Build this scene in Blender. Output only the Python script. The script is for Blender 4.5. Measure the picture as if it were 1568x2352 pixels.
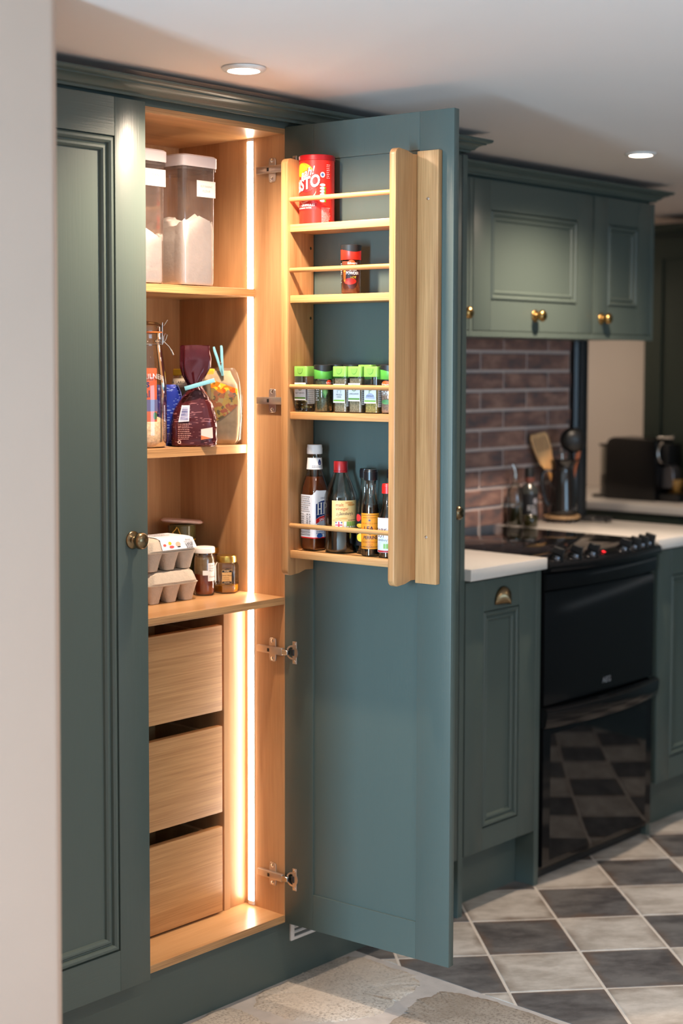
import bpy, bmesh, math, random
from mathutils import Vector, Matrix

sc = bpy.context.scene
COL = sc.collection
for o in list(bpy.data.objects):
    bpy.data.objects.remove(o, do_unlink=True)
PI = math.pi
random.seed(7)

# ------------------------------------------------------------------ camera
FPX, CYP = 3550.25, 1073.04
cam_d = bpy.data.cameras.new('camera')
cam = bpy.data.objects.new('camera', cam_d)
COL.objects.link(cam)
sc.camera = cam
rgt = Vector((0.66882036, -0.74342063, 0.00225779))
dwn = Vector((-0.04795543, -0.04617352, -0.99778168))
fwd = Vector((0.74187573, 0.66722843, -0.06653284))
CAM = Vector((-2.53899, -2.45901, 1.45775))
cam.matrix_world = Matrix(((rgt.x, -dwn.x, -fwd.x, CAM.x), (rgt.y, -dwn.y, -fwd.y, CAM.y), (rgt.z, -dwn.z, -fwd.z, CAM.z), (0, 0, 0, 1)))
cam_d.sensor_fit = 'VERTICAL'
cam_d.sensor_height = 36.0
cam_d.sensor_width = 24.0
cam_d.lens = FPX / 2352 * 36.0
cam_d.shift_x = 0.0
cam_d.shift_y = (CYP - 1176.0) / 2352.0
cam_d.clip_start = 0.05
cam_d.dof.use_dof = True
cam_d.dof.focus_distance = 3.33
cam_d.dof.aperture_fstop = 2.3

# ------------------------------------------------------------------ world, daylight, exposure
def lin(c):
    c = c / 255.0
    return c / 12.92 if c <= 0.04045 else ((c + 0.055) / 1.055) ** 2.4
def S(r, g, b): return (lin(r), lin(g), lin(b), 1.0)

w = bpy.data.worlds.new('World')
sc.world = w
w.use_nodes = True
w.node_tree.nodes['Background'].inputs[0].default_value = (0.62, 0.78, 1.0, 1)
w.node_tree.nodes['Background'].inputs[1].default_value = 1.0

CEIL = 2.05
def area(name, loc, rot, sx, sy, energy, col):
    l = bpy.data.lights.new(name, 'AREA')
    l.shape = 'RECTANGLE'; l.size = sx; l.size_y = sy; l.energy = energy; l.color = col
    o = bpy.data.objects.new(name, l); COL.objects.link(o)
    o.location = loc; o.rotation_euler = rot
    return o
# daylight entering through the rear window and the side window of the room behind the camera
area('rear_window_daylight', (-0.25, -4.32, 1.35), (math.radians(90), 0, 0), 1.7, 1.05, 24.0, (0.46, 0.74, 1.0))
area('side_window_daylight', (-4.32, -1.475, 1.15), (math.radians(90), 0, math.radians(-90)), 0.45, 1.45, 205.0, (0.44, 0.74, 1.0))

vs = sc.view_settings
sc.display_settings.display_device = 'sRGB'
vs.view_transform = 'Standard'
try: vs.look = 'None'
except Exception: pass
vs.gamma = 1.0
vs.exposure = 0.24
try: vs.use_curve_mapping = False
except Exception: pass
cy = sc.cycles
cy.max_bounces = 7; cy.diffuse_bounces = 4; cy.glossy_bounces = 3; cy.transmission_bounces = 4; cy.transparent_max_bounces = 18
cy.adaptive_threshold = 0.02
cy.sample_clamp_indirect = 4.0
cy.caustics_reflective = False; cy.caustics_refractive = False

# ------------------------------------------------------------------ helpers
ORG = {}
def reg(o, org): ORG[o.name] = Vector(org)

def thing(name, label, cat, loc=(0, 0, 0), rotz=0.0, group=None, worldverts=True):
    o = bpy.data.objects.new(name, None)
    COL.objects.link(o)
    o.empty_display_size = 0.05
    o.location = loc; o.rotation_euler = (0, 0, rotz)
    o['label'] = label; o['category'] = cat
    if group: o['group'] = group
    reg(o, loc if worldverts else (0, 0, 0))
    return o

def tag(o, label, cat, group=None):
    o['label'] = label; o['category'] = cat
    if group: o['group'] = group
    return o

class MB:
    def __init__(s): s.v = []; s.f = []
    def add(s, vs, fs):
        b = len(s.v)
        s.v += [tuple(p) for p in vs]
        s.f += [tuple(i + b for i in f) for f in fs]
        return s
    def box(s, x0, x1, y0, y1, z0, z1):
        if x0 > x1: x0, x1 = x1, x0
        if y0 > y1: y0, y1 = y1, y0
        if z0 > z1: z0, z1 = z1, z0
        return s.add([(x0, y0, z0), (x1, y0, z0), (x1, y1, z0), (x0, y1, z0), (x0, y0, z1), (x1, y0, z1), (x1, y1, z1), (x0, y1, z1)],
              [(0, 3, 2, 1), (4, 5, 6, 7), (0, 1, 5, 4), (1, 2, 6, 5), (2, 3, 7, 6), (3, 0, 4, 7)])
    def prism(s, poly, axis, a, b):
        """poly: 2-D outline; axis 'x': (y,z) outline, 'y': (x,z), 'z': (x,y)"""
        n = len(poly)
        def p(q, t): return {'x': (t, q[0], q[1]), 'y': (q[0], t, q[1]), 'z': (q[0], q[1], t)}[axis]
        vs = [p(q, a) for q in poly] + [p(q, b) for q in poly]
        fs = [(i, (i + 1) % n, n + (i + 1) % n, n + i) for i in range(n)]
        fs += [tuple(range(n - 1, -1, -1)), tuple(range(n, 2 * n))]
        return s.add(vs, fs)
    def lathe(s, prof, c=(0, 0), n=28, a0=0.0, a1=2 * PI, cap=True):
        full = abs(a1 - a0 - 2 * PI) < 1e-6
        m = n if full else n + 1
        vs = []
        for r, z in prof:
            for i in range(m):
                a = a0 + (a1 - a0) * i / n
                vs.append((c[0] + r * math.sin(a), c[1] - r * math.cos(a), z))
        fs = []
        for j in range(len(prof) - 1):
            for i in range(n):
                k = (i + 1) % m
                fs.append((j * m + i, j * m + k, (j + 1) * m + k, (j + 1) * m + i))
        if cap and full:
            if prof[0][0] > 1e-5: fs.append(tuple(range(m - 1, -1, -1)))
            if prof[-1][0] > 1e-5: fs.append(tuple((len(prof) - 1) * m + i for i in range(m)))
        return s.add(vs, fs)
    def loft(s, rows, n=32, a0=0.0, a1=2 * PI, cap=True, jit=None):
        """rows: (hx, hy, z, exponent, cx, cy) superellipse rings; angle from -y towards +x"""
        full = abs(a1 - a0 - 2 * PI) < 1e-6
        m = n if full else n + 1
        vs = []
        for row in rows:
            hx, hy, z, e = row[:4]
            cx, cyy = (row[4], row[5]) if len(row) > 4 else (0, 0)
            for i in range(m):
                a = a0 + (a1 - a0) * i / n
                x, y = sup(hx, hy, e, a)
                p = Vector((cx + x, cyy + y, z))
                if jit: p = jit(p, a)
                vs.append(tuple(p))
        fs = []
        for j in range(len(rows) - 1):
            for i in range(n):
                k = (i + 1) % m
                fs.append((j * m + i, j * m + k, (j + 1) * m + k, (j + 1) * m + i))
        if cap and full:
            fs.append(tuple(range(m - 1, -1, -1)))
            fs.append(tuple((len(rows) - 1) * m + i for i in range(m)))
        return s.add(vs, fs)
    def tube(s, pts, r, n=8, closed=False, cap=True):
        pts = [Vector(p) for p in pts]
        m = len(pts)
        vs = []
        up = None
        for i, p in enumerate(pts):
            if closed: t = pts[(i + 1) % m] - pts[i - 1]
            else: t = pts[min(i + 1, m - 1)] - pts[max(i - 1, 0)]
            t.normalize()
            if up is None:
                up = Vector((0, 0, 1)) if abs(t.z) < 0.9 else Vector((1, 0, 0))
            b = t.cross(up); b.normalize()
            up = b.cross(t); up.normalize()
            rr = r[i] if isinstance(r, (list, tuple)) else r
            for k in range(n):
                a = 2 * PI * k / n
                vs.append(tuple(p + (b * math.cos(a) + up * math.sin(a)) * rr))
        fs = []
        for j in range(m if closed else m - 1):
            j2 = (j + 1) % m
            for k in range(n):
                k2 = (k + 1) % n
                fs.append((j * n + k, j * n + k2, j2 * n + k2, j2 * n + k))
        if cap and not closed:
            fs.append(tuple(range(n - 1, -1, -1)))
            fs.append(tuple((m - 1) * n + k for k in range(n)))
        return s.add(vs, fs)
    def ball(s, c, rx, ry=None, rz=None, nu=16, nv=10):
        ry = ry or rx; rz = rz or rx
        vs = [(c[0], c[1], c[2] - rz)]
        for j in range(1, nv):
            t = -PI / 2 + PI * j / nv
            for i in range(nu):
                a = 2 * PI * i / nu
                vs.append((c[0] + rx * math.cos(t) * math.cos(a), c[1] + ry * math.cos(t) * math.sin(a), c[2] + rz * math.sin(t)))
        vs.append((c[0], c[1], c[2] + rz))
        fs = []
        for i in range(nu):
            k = (i + 1) % nu
            fs.append((0, 1 + k, 1 + i))
            for j in range(nv - 2):
                fs.append((1 + j * nu + i, 1 + j * nu + k, 1 + (j + 1) * nu + k, 1 + (j + 1) * nu + i))
            fs.append((len(vs) - 1, 1 + (nv - 2) * nu + i, 1 + (nv - 2) * nu + k))
        return s.add(vs, fs)
    def xf(s, M, start=0):
        s.v[start:] = [tuple(M @ Vector(p)) for p in s.v[start:]]
        return s
    def build(s, name, mat, parent=None, bevel=0.0, seg=2, smooth=None, fixn=True):
        off = ORG.get(parent.name, Vector((0, 0, 0))) if parent else Vector((0, 0, 0))
        me = bpy.data.meshes.new(name)
        me.from_pydata([tuple(Vector(p) - off) for p in s.v], [], s.f)
        bm = bmesh.new(); bm.from_mesh(me)
        if fixn: bmesh.ops.recalc_face_normals(bm, faces=bm.faces)
        if bevel > 0:
            es = [e for e in bm.edges if len(e.link_faces) == 2 and e.calc_face_angle(0) > math.radians(30)]
            bmesh.ops.bevel(bm, geom=es, offset=bevel, segments=seg, profile=0.5, affect='EDGES', clamp_overlap=True)
        bm.to_mesh(me); bm.free()
        if smooth is not None or bevel > 0:
            for p in me.polygons: p.use_smooth = True
            try: me.set_sharp_from_angle(angle=math.radians(smooth if smooth else 35))
            except Exception: pass
        if mat: me.materials.append(mat)
        o = bpy.data.objects.new(name, me)
        COL.objects.link(o)
        if parent: o.parent = parent
        reg(o, off)
        return o

def sup(hx, hy, e, a):
    sa, ca = math.sin(a), -math.cos(a)
    x = math.copysign(abs(sa) ** (2.0 / e), sa) * hx
    y = math.copysign(abs(ca) ** (2.0 / e), ca) * hy
    return x, y

def structure(o):
    o['kind'] = 'structure'
    return o

def clone(root, loc=None, rotz=None, label=None, group=None):
    r = root.copy(); COL.objects.link(r)
    if loc is not None: r.location = loc
    if rotz is not None: r.rotation_euler = (0, 0, rotz)
    if label: r['label'] = label
    if group: r['group'] = group
    for ch in list(root.children):
        c = ch.copy(); COL.objects.link(c); c.parent = r
        for g in list(ch.children):
            d = g.copy(); COL.objects.link(d); d.parent = c
    return r

# lettering -----------------------------------------------------------------
def lettering(body, size, fn, mat, parent, name='lettering', bold=0.0, shear=0.0, align='CENTER', sx=1.0, cuts=0.0, space=1.0):
    cu = bpy.data.curves.new('txt', 'FONT')
    cu.body = body; cu.size = size; cu.align_x = align; cu.align_y = 'CENTER'; cu.shear = shear
    cu.offset = bold * size; cu.space_character = space; cu.resolution_u = 3; cu.fill_mode = 'FRONT'
    to = bpy.data.objects.new('txt', cu); COL.objects.link(to)
    dg = bpy.context.evaluated_depsgraph_get(); dg.update()
    me = bpy.data.meshes.new_from_object(to.evaluated_get(dg))
    bpy.data.objects.remove(to, do_unlink=True); bpy.data.curves.remove(cu)
    if cuts > 0 and len(me.vertices):
        bm = bmesh.new(); bm.from_mesh(me)
        xs = [v.co.x for v in bm.verts]
        x = min(xs) + cuts
        while x < max(xs):
            bmesh.ops.bisect_plane(bm, geom=list(bm.verts) + list(bm.edges) + list(bm.faces), plane_co=(x, 0, 0), plane_no=(1, 0, 0))
            x += cuts
        bm.to_mesh(me); bm.free()
    off = ORG.get(parent.name, Vector((0, 0, 0)))
    for v in me.vertices:
        v.co = Vector(fn(v.co.x * sx, v.co.y)) - off
    me.materials.clear(); me.materials.append(mat)
    me.name = name
    o = bpy.data.objects.new(name, me); COL.objects.link(o); o.parent = parent
    reg(o, off)
    return o
def flat(org, right, up, eps=0.0):
    org = Vector(org); right = Vector(right).normalized(); up = Vector(up).normalized()
    n = right.cross(up)
    return lambda x, y: org + right * x + up * y + n * eps
def cyl(r, phi, z, slope=0.0, c=(0, 0)):
    """wraps round a cylinder of radius r about the z axis; phi measured from -y towards +x"""
    return lambda x, y: (c[0] + r * math.sin(phi + x / r), c[1] - r * math.cos(phi + x / r), z + y + slope * x)
def cyl_patch(mb, r, p0, p1, z0, z1, n=14, top=None, nz=1, c=(0, 0)):
    """curved label between the angles p0..p1 (radians)"""
    vs = []; fs = []
    for i in range(n + 1):
        p = p0 + (p1 - p0) * i / n
        zt = z1 + (top(i / n) if top else 0)
        for k in range(nz + 1):
            vs.append((c[0] + r * math.sin(p), c[1] - r * math.cos(p), z0 + (zt - z0) * k / nz))
    m = nz + 1
    for i in range(n):
        for k in range(nz): fs.append((i * m + k, (i + 1) * m + k, (i + 1) * m + k + 1, i * m + k + 1))
    return mb.add(vs, fs)

# ------------------------------------------------------------------ materials
def newmat(name):
    m = bpy.data.materials.new(name); m.use_nodes = True
    nt = m.node_tree
    return m, nt, nt.nodes['Principled BSDF']
def plain(name, col, rough=0.5, metal=0.0, spec=0.5, coat=0.0, emit=None, es=0.0, var=0.06, vs=40.0, bump=0.0, bs=200.0):
    """principled colour with a gentle procedural variation"""
    m, nt, p = newmat(name)
    p.inputs['Roughness'].default_value = rough
    p.inputs['Metallic'].default_value = metal
    p.inputs['Specular IOR Level'].default_value = spec
    p.inputs['Coat Weight'].default_value = coat
    tc = nt.nodes.new('ShaderNodeTexCoord')
    nz = nt.nodes.new('ShaderNodeTexNoise'); nz.inputs['Scale'].default_value = vs; nz.inputs['Detail'].default_value = 3
    nt.links.new(tc.outputs['Object'], nz.inputs['Vector'])
    rp = nt.nodes.new('ShaderNodeValToRGB')
    rp.color_ramp.elements[0].position = 0.3; rp.color_ramp.elements[1].position = 0.7
    rp.color_ramp.elements[0].color = tuple(c * (1 - var) for c in col[:3]) + (1,)
    rp.color_ramp.elements[1].color = tuple(min(1, c * (1 + var)) for c in col[:3]) + (1,)
    nt.links.new(nz.outputs['Fac'], rp.inputs['Fac'])
    nt.links.new(rp.outputs['Color'], p.inputs['Base Color'])
    if bump > 0:
        n2 = nt.nodes.new('ShaderNodeTexNoise'); n2.inputs['Scale'].default_value = bs; n2.inputs['Detail'].default_value = 4
        nt.links.new(tc.outputs['Object'], n2.inputs['Vector'])
        b = nt.nodes.new('ShaderNodeBump'); b.inputs['Strength'].default_value = bump; b.inputs['Distance'].default_value = 0.002
        nt.links.new(n2.outputs['Fac'], b.inputs['Height']); nt.links.new(b.outputs['Normal'], p.inputs['Normal'])
    if emit:
        p.inputs['Emission Color'].default_value = emit; p.inputs['Emission Strength'].default_value = es
    return m
def wood(name, dark, light, axis='z', freq=26.0, stretch=0.06, rough=0.42, bump=0.08, fib=0.35, coat=0.0):
    m, nt, p = newmat(name)
    p.inputs['Roughness'].default_value = rough
    p.inputs['Coat Weight'].default_value = coat
    tc = nt.nodes.new('ShaderNodeTexCoord'); oi = nt.nodes.new('ShaderNodeObjectInfo')
    mul = nt.nodes.new('ShaderNodeVectorMath'); mul.operation = 'SCALE'; mul.inputs[0].default_value = (3.1, 5.7, 4.3)
    nt.links.new(oi.outputs['Random'], mul.inputs['Scale'])
    add = nt.nodes.new('ShaderNodeVectorMath'); add.operation = 'ADD'
    nt.links.new(tc.outputs['Object'], add.inputs[0]); nt.links.new(mul.outputs[0], add.inputs[1])
    mp = nt.nodes.new('ShaderNodeMapping')
    sc3 = [1.0, 1.0, 1.0]; sc3['xyz'.index(axis)] = stretch
    mp.inputs['Scale'].default_value = sc3
    nt.links.new(add.outputs[0], mp.inputs['Vector'])
    n1 = nt.nodes.new('ShaderNodeTexNoise'); n1.inputs['Scale'].default_value = freq; n1.inputs['Detail'].default_value = 5; n1.inputs['Distortion'].default_value = 0.7
    nt.links.new(mp.outputs[0], n1.inputs['Vector'])
    mp2 = nt.nodes.new('ShaderNodeMapping')
    s2 = [1.0, 1.0, 1.0]; s2['xyz'.index(axis)] = 0.02
    mp2.inputs['Scale'].default_value = s2
    nt.links.new(add.outputs[0], mp2.inputs['Vector'])
    n2 = nt.nodes.new('ShaderNodeTexNoise'); n2.inputs['Scale'].default_value = 420.0; n2.inputs['Detail'].default_value = 2
    nt.links.new(mp2.outputs[0], n2.inputs['Vector'])
    mix = nt.nodes.new('ShaderNodeMix'); mix.data_type = 'FLOAT'; mix.inputs[0].default_value = fib
    nt.links.new(n1.outputs['Fac'], mix.inputs[2]); nt.links.new(n2.outputs['Fac'], mix.inputs[3])
    rp = nt.nodes.new('ShaderNodeValToRGB')
    rp.color_ramp.elements[0].position = 0.36; rp.color_ramp.elements[1].position = 0.62
    rp.color_ramp.elements[0].color = dark; rp.color_ramp.elements[1].color = light
    nt.links.new(mix.outputs[0], rp.inputs['Fac']); nt.links.new(rp.outputs['Color'], p.inputs['Base Color'])
    b = nt.nodes.new('ShaderNodeBump'); b.inputs['Strength'].default_value = bump; b.inputs['Distance'].default_value = 0.001
    nt.links.new(mix.outputs[0], b.inputs['Height']); nt.links.new(b.outputs['Normal'], p.inputs['Normal'])
    return m
def thin_glass(name, tint=(1, 1, 1), refl=0.12, rough=0.02, haze=0.0, hazecol=(1, 1, 1, 1)):
    m = bpy.data.materials.new(name); m.use_nodes = True
    nt = m.node_tree
    for n in list(nt.nodes): nt.nodes.remove(n)
    out = nt.nodes.new('ShaderNodeOutputMaterial')
    tr = nt.nodes.new('ShaderNodeBsdfTransparent'); tr.inputs['Color'].default_value = tuple(tint) + (1,)
    gl = nt.nodes.new('ShaderNodeBsdfGlossy'); gl.inputs['Roughness'].default_value = rough
    lw = nt.nodes.new('ShaderNodeLayerWeight'); lw.inputs['Blend'].default_value = 0.3
    ma = nt.nodes.new('ShaderNodeMath'); ma.operation = 'MULTIPLY_ADD'; ma.inputs[1].default_value = 0.75; ma.inputs[2].default_value = refl * 0.5
    nt.links.new(lw.outputs['Fresnel'], ma.inputs[0])
    mx = nt.nodes.new('ShaderNodeMixShader')
    nt.links.new(ma.outputs[0], mx.inputs['Fac']); nt.links.new(tr.outputs[0], mx.inputs[1]); nt.links.new(gl.outputs[0], mx.inputs[2])
    last = mx
    if haze > 0:
        df = nt.nodes.new('ShaderNodeBsdfDiffuse'); df.inputs['Color'].default_value = hazecol
        tc = nt.nodes.new('ShaderNodeTexCoord'); nz = nt.nodes.new('ShaderNodeTexNoise'); nz.inputs['Scale'].default_value = 28; nz.inputs['Detail'].default_value = 6
        nt.links.new(tc.outputs['Object'], nz.inputs['Vector'])
        mm = nt.nodes.new('ShaderNodeMath'); mm.operation = 'MULTIPLY'; mm.inputs[1].default_value = haze * 2
        nt.links.new(nz.outputs['Fac'], mm.inputs[0])
        m2 = nt.nodes.new('ShaderNodeMixShader')
        nt.links.new(mm.outputs[0], m2.inputs['Fac']); nt.links.new(mx.outputs[0], m2.inputs[1]); nt.links.new(df.outputs[0], m2.inputs[2])
        last = m2
    nt.links.new(last.outputs[0], out.inputs['Surface'])
    return m
def paint(name, col, rough=0.37, axis='z'):
    """painted timber: smooth colour with faint open grain in relief"""
    m, nt, p = newmat(name)
    p.inputs['Base Color'].default_value = col
    p.inputs['Roughness'].default_value = rough
    p.inputs['Specular IOR Level'].default_value = 0.45
    tc = nt.nodes.new('ShaderNodeTexCoord'); mp = nt.nodes.new('ShaderNodeMapping')
    s = [1.0, 1.0, 1.0]; s['xyz'.index(axis)] = 0.03
    mp.inputs['Scale'].default_value = s
    nt.links.new(tc.outputs['Object'], mp.inputs['Vector'])
    nz = nt.nodes.new('ShaderNodeTexNoise'); nz.inputs['Scale'].default_value = 260; nz.inputs['Detail'].default_value = 4
    nt.links.new(mp.outputs[0], nz.inputs['Vector'])
    rp = nt.nodes.new('ShaderNodeValToRGB'); rp.color_ramp.elements[0].position = 0.30; rp.color_ramp.elements[1].position = 0.5
    nt.links.new(nz.outputs['Fac'], rp.inputs['Fac'])
    b = nt.nodes.new('ShaderNodeBump'); b.inputs['Strength'].default_value = 0.12; b.inputs['Distance'].default_value = 0.0008
    nt.links.new(rp.outputs['Color'], b.inputs['Height']); nt.links.new(b.outputs['Normal'], p.inputs['Normal'])
    return m

GREEN = S(80, 91, 86)
M_GREEN = paint('sage_green_paint', GREEN)
M_GREENX = paint('sage_green_paint_cross_grain', GREEN, axis='x')
M_GREEN_D = paint('dark_green_paint', S(48, 58, 50), 0.45)
M_OAKZ = wood('light_oak_upright', S(166, 116, 72), S(206, 156, 106), 'z', rough=0.38)
M_OAKX = wood('light_oak_lengthwise', S(172, 122, 74), S(212, 162, 108), 'x', rough=0.38)
M_VENZ = wood('warm_wood_veneer_upright', S(162, 114, 74), S(198, 152, 108), 'z', freq=11, stretch=0.12, rough=0.34, bump=0.03, fib=0.22)
M_VENX = wood('warm_wood_veneer_lengthwise', S(172, 124, 78), S(204, 158, 110), 'x', freq=14, stretch=0.08, rough=0.32, bump=0.03, fib=0.25)
M_EDGEX = wood('oak_edging', S(150, 108, 70), S(198, 150, 100), 'x', freq=60, stretch=0.05, rough=0.4, bump=0.1, fib=0.5)
M_PLASTER = plain('warm_white_plaster', S(200, 172, 154), 0.85, var=0.03, vs=3, bump=0.05, bs=90)
M_CEIL = plain('matt_white_ceiling', S(228, 216, 209), 0.9, var=0.015, vs=2)
M_BEIGE = plain('beige_wall_paint', S(216, 208, 201), 0.85, var=0.02, vs=3)
M_WTOP = plain('white_quartz_worktop', S(226, 220, 214), 0.22, var=0.02, vs=300)
M_BLACK = plain('black_enamel', (0.007, 0.007, 0.008, 1), 0.12, spec=0.3, var=0.02)
M_BLKGLASS = plain('black_glass', (0.006, 0.006, 0.007, 1), 0.03, spec=0.7, var=0.02)
M_BLKMATT = plain('matt_black_plastic', (0.012, 0.012, 0.013, 1), 0.45, var=0.05)
M_WINDOW = plain('smoked_oven_window', (0.012, 0.013, 0.015, 1), 0.05, spec=0.6, var=0.02)
M_CHROME = plain('chrome', (0.75, 0.74, 0.72, 1), 0.14, metal=1.0, var=0.03)
M_NICKEL = plain('nickel_plated_steel', (0.62, 0.53, 0.45, 1), 0.28, metal=0.8, var=0.05)
M_BRASS = plain('antique_brass', S(132, 112, 84), 0.26, metal=1.0, var=0.12, vs=60)
M_BRASS_B = plain('bright_brass', S(190, 150, 92), 0.2, metal=1.0, var=0.1)
M_LED = plain('warm_led_diffuser', (1, 0.95, 0.88, 1), 0.4, emit=(1.0, 0.84, 0.66, 1), es=22.0)
M_LAMP = plain('downlight_lens', (1, 1, 1, 1), 0.4, emit=(1.0, 0.86, 0.70, 1), es=26.0)
M_BEZEL = plain('white_downlight_rim', S(225, 218, 212), 0.4)
M_WHITE = plain('white_plastic', S(232, 226, 222), 0.35, var=0.02)
M_PAPER = plain('white_paper_label', S(232, 230, 228), 0.6, var=0.03)
M_INK = plain('black_print', (0.015, 0.015, 0.02, 1), 0.6, var=0.02)
M_GREYINK = plain('grey_print', S(120, 112, 108), 0.6, var=0.02)
M_DRAWERIN = plain('drawer_inside_shade', (0.02, 0.016, 0.013, 1), 0.6)  # near-black colour stands in for the shade inside the drawers

# ------------------------------------------------------------------ geometry frame of the open door
DOOR = math.radians(5.3406)
U = Vector((math.sin(DOOR), -math.cos(DOOR), 0)); N = Vector((-math.cos(DOOR), -math.sin(DOOR), 0))
DROT = DOOR - PI / 2
def RK(u, off, z): return U * u + N * off + Vector((0, 0, z))

# ================================================================== THE SETTING
XL, XR, YR, YB = -4.4, 3.2, -4.4, 0.595
fl = MB()
fl.box(XL - .1, XR + .1, YR - .1, 1.7, -0.12, -0.0014)
M_GROUT = plain('pale_tile_grout', S(212, 202, 192), 0.8, var=0.06, vs=120, bump=0.2)
M_MORTAR = plain('grey_lime_mortar', S(182, 173, 167), 0.85, var=0.10, vs=22, bump=0.35, bs=160)
floor = structure(fl.build('floor', M_GROUT))
mb = MB(); mb.box(XL, 0.283, -2.3, 0.05, -0.006, -0.0008)
mb.build('mortar_bed', M_MORTAR, floor)

def tile_mat(name, base, alt, stain):
    m, nt, p = newmat(name)
    p.inputs['Roughness'].default_value = 0.42
    tc = nt.nodes.new('ShaderNodeTexCoord'); oi = nt.nodes.new('ShaderNodeObjectInfo')
    sc_ = nt.nodes.new('ShaderNodeVectorMath'); sc_.operation = 'SCALE'; sc_.inputs[0].default_value = (7, 13, 5)
    nt.links.new(oi.outputs['Random'], sc_.inputs['Scale'])
    ad = nt.nodes.new('ShaderNodeVectorMath'); ad.operation = 'ADD'
    nt.links.new(tc.outputs['Object'], ad.inputs[0]); nt.links.new(sc_.outputs[0], ad.inputs[1])
    mp = nt.nodes.new('ShaderNodeMapping'); mp.inputs['Scale'].default_value = (1.0, 1.9, 1); mp.inputs['Rotation'].default_value = (0, 0, 0.0)
    nt.links.new(ad.outputs[0], mp.inputs['Vector'])
    n1 = nt.nodes.new('ShaderNodeTexNoise'); n1.inputs['Scale'].default_value = 6.5; n1.inputs['Detail'].default_value = 9; n1.inputs['Roughness'].default_value = 0.68
    nt.links.new(mp.outputs[0], n1.inputs['Vector'])
    r1 = nt.nodes.new('ShaderNodeValToRGB'); r1.color_ramp.elements[0].position = 0.38; r1.color_ramp.elements[1].position = 0.60
    r1.color_ramp.elements[0].color = alt; r1.color_ramp.elements[1].color = base
    nt.links.new(n1.outputs['Fac'], r1.inputs['Fac'])
    # worn kiln stain that keeps to the tile edges, broken up by noise
    sep = nt.nodes.new('ShaderNodeSeparateXYZ'); nt.links.new(tc.outputs['Object'], sep.inputs[0])
    ax = nt.nodes.new('ShaderNodeMath'); ax.operation = 'ABSOLUTE'; nt.links.new(sep.outputs[0], ax.inputs[0])
    ay = nt.nodes.new('ShaderNodeMath'); ay.operation = 'ABSOLUTE'; nt.links.new(sep.outputs[1], ay.inputs[0])
    mx = nt.nodes.new('ShaderNodeMath'); mx.operation = 'MAXIMUM'; nt.links.new(ax.outputs[0], mx.inputs[0]); nt.links.new(ay.outputs[0], mx.inputs[1])
    n2 = nt.nodes.new('ShaderNodeTexNoise'); n2.inputs['Scale'].default_value = 11; n2.inputs['Detail'].default_value = 5
    nt.links.new(ad.outputs[0], n2.inputs['Vector'])
    ma = nt.nodes.new('ShaderNodeMath'); ma.operation = 'MULTIPLY_ADD'; ma.inputs[1].default_value = 0.10
    nt.links.new(n2.outputs['Fac'], ma.inputs[0]); nt.links.new(mx.outputs[0], ma.inputs[2])
    mr = nt.nodes.new('ShaderNodeMapRange'); mr.inputs['From Min'].default_value = 0.142; mr.inputs['From Max'].default_value = 0.178
    mr.inputs['To Max'].default_value = 0.75
    nt.links.new(ma.outputs[0], mr.inputs['Value'])
    mi = nt.nodes.new('ShaderNodeMix'); mi.data_type = 'RGBA'
    nt.links.new(mr.outputs[0], mi.inputs[0]); nt.links.new(r1.outputs['Color'], mi.inputs[6]); mi.inputs[7].default_value = stain
    nt.links.new(mi.outputs[2], p.inputs['Base Color'])
    b = nt.nodes.new('ShaderNodeBump'); b.inputs['Strength'].default_value = 0.1; b.inputs['Distance'].default_value = 0.002
    nt.links.new(n1.outputs['Fac'], b.inputs['Height']); nt.links.new(b.outputs['Normal'], p.inputs['Normal'])
    return m
M_TILE_L = tile_mat('cream_worn_tile', S(208, 198, 188), S(170, 159, 148), S(118, 98, 82))
M_TILE_D = tile_mat('charcoal_worn_tile', S(116, 112, 110), S(76, 72, 72), S(112, 86, 68))

def clip(poly, nx, ny, d):
    out = []
    for i in range(len(poly)):
        a, b = poly[i], poly[(i + 1) % len(poly)]
        da, db = a[0] * nx + a[1] * ny - d, b[0] * nx + b[1] * ny - d
        if da >= 0: out.append(a)
        if (da >= 0) != (db >= 0):
            t = da / (da - db); out.append((a[0] + (b[0] - a[0]) * t, a[1] + (b[1] - a[1]) * t))
    return out
T0 = (0.63657, -0.06308); TA = (0.171423, -0.152794); TANG = math.atan2(TA[1], TA[0]); TPIT = math.hypot(*TA)
TH = TPIT / 2 - 0.0034
def tile_mesh(poly, mat):
    m = MB()
    n = len(poly)
    cx = sum(p[0] for p in poly) / n; cyy = sum(p[1] for p in poly) / n
    ins = [(cx + (p[0] - cx) * 0.985, cyy + (p[1] - cyy) * 0.985) for p in poly]
    vs = [(p[0], p[1], -0.006) for p in poly] + [(p[0], p[1], -0.0016) for p in poly] + [(p[0], p[1], 0.0) for p in ins]
    fs = []
    for k in range(2):
        for i in range(n): fs.append((k * n + i, k * n + (i + 1) % n, (k + 1) * n + (i + 1) % n, (k + 1) * n + i))
    fs.append(tuple(2 * n + i for i in range(n)))
    m.add(vs, fs)
    me = bpy.data.meshes.new('tile'); me.from_pydata(m.v, [], m.f); me.materials.append(mat)
    return me
SQ = [(-TH, -TH), (TH, -TH), (TH, TH), (-TH, TH)]
full = {0: tile_mesh(SQ, M_TILE_L), 1: tile_mesh(SQ, M_TILE_D)}
ct, st = math.cos(TANG), math.sin(TANG)
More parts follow.
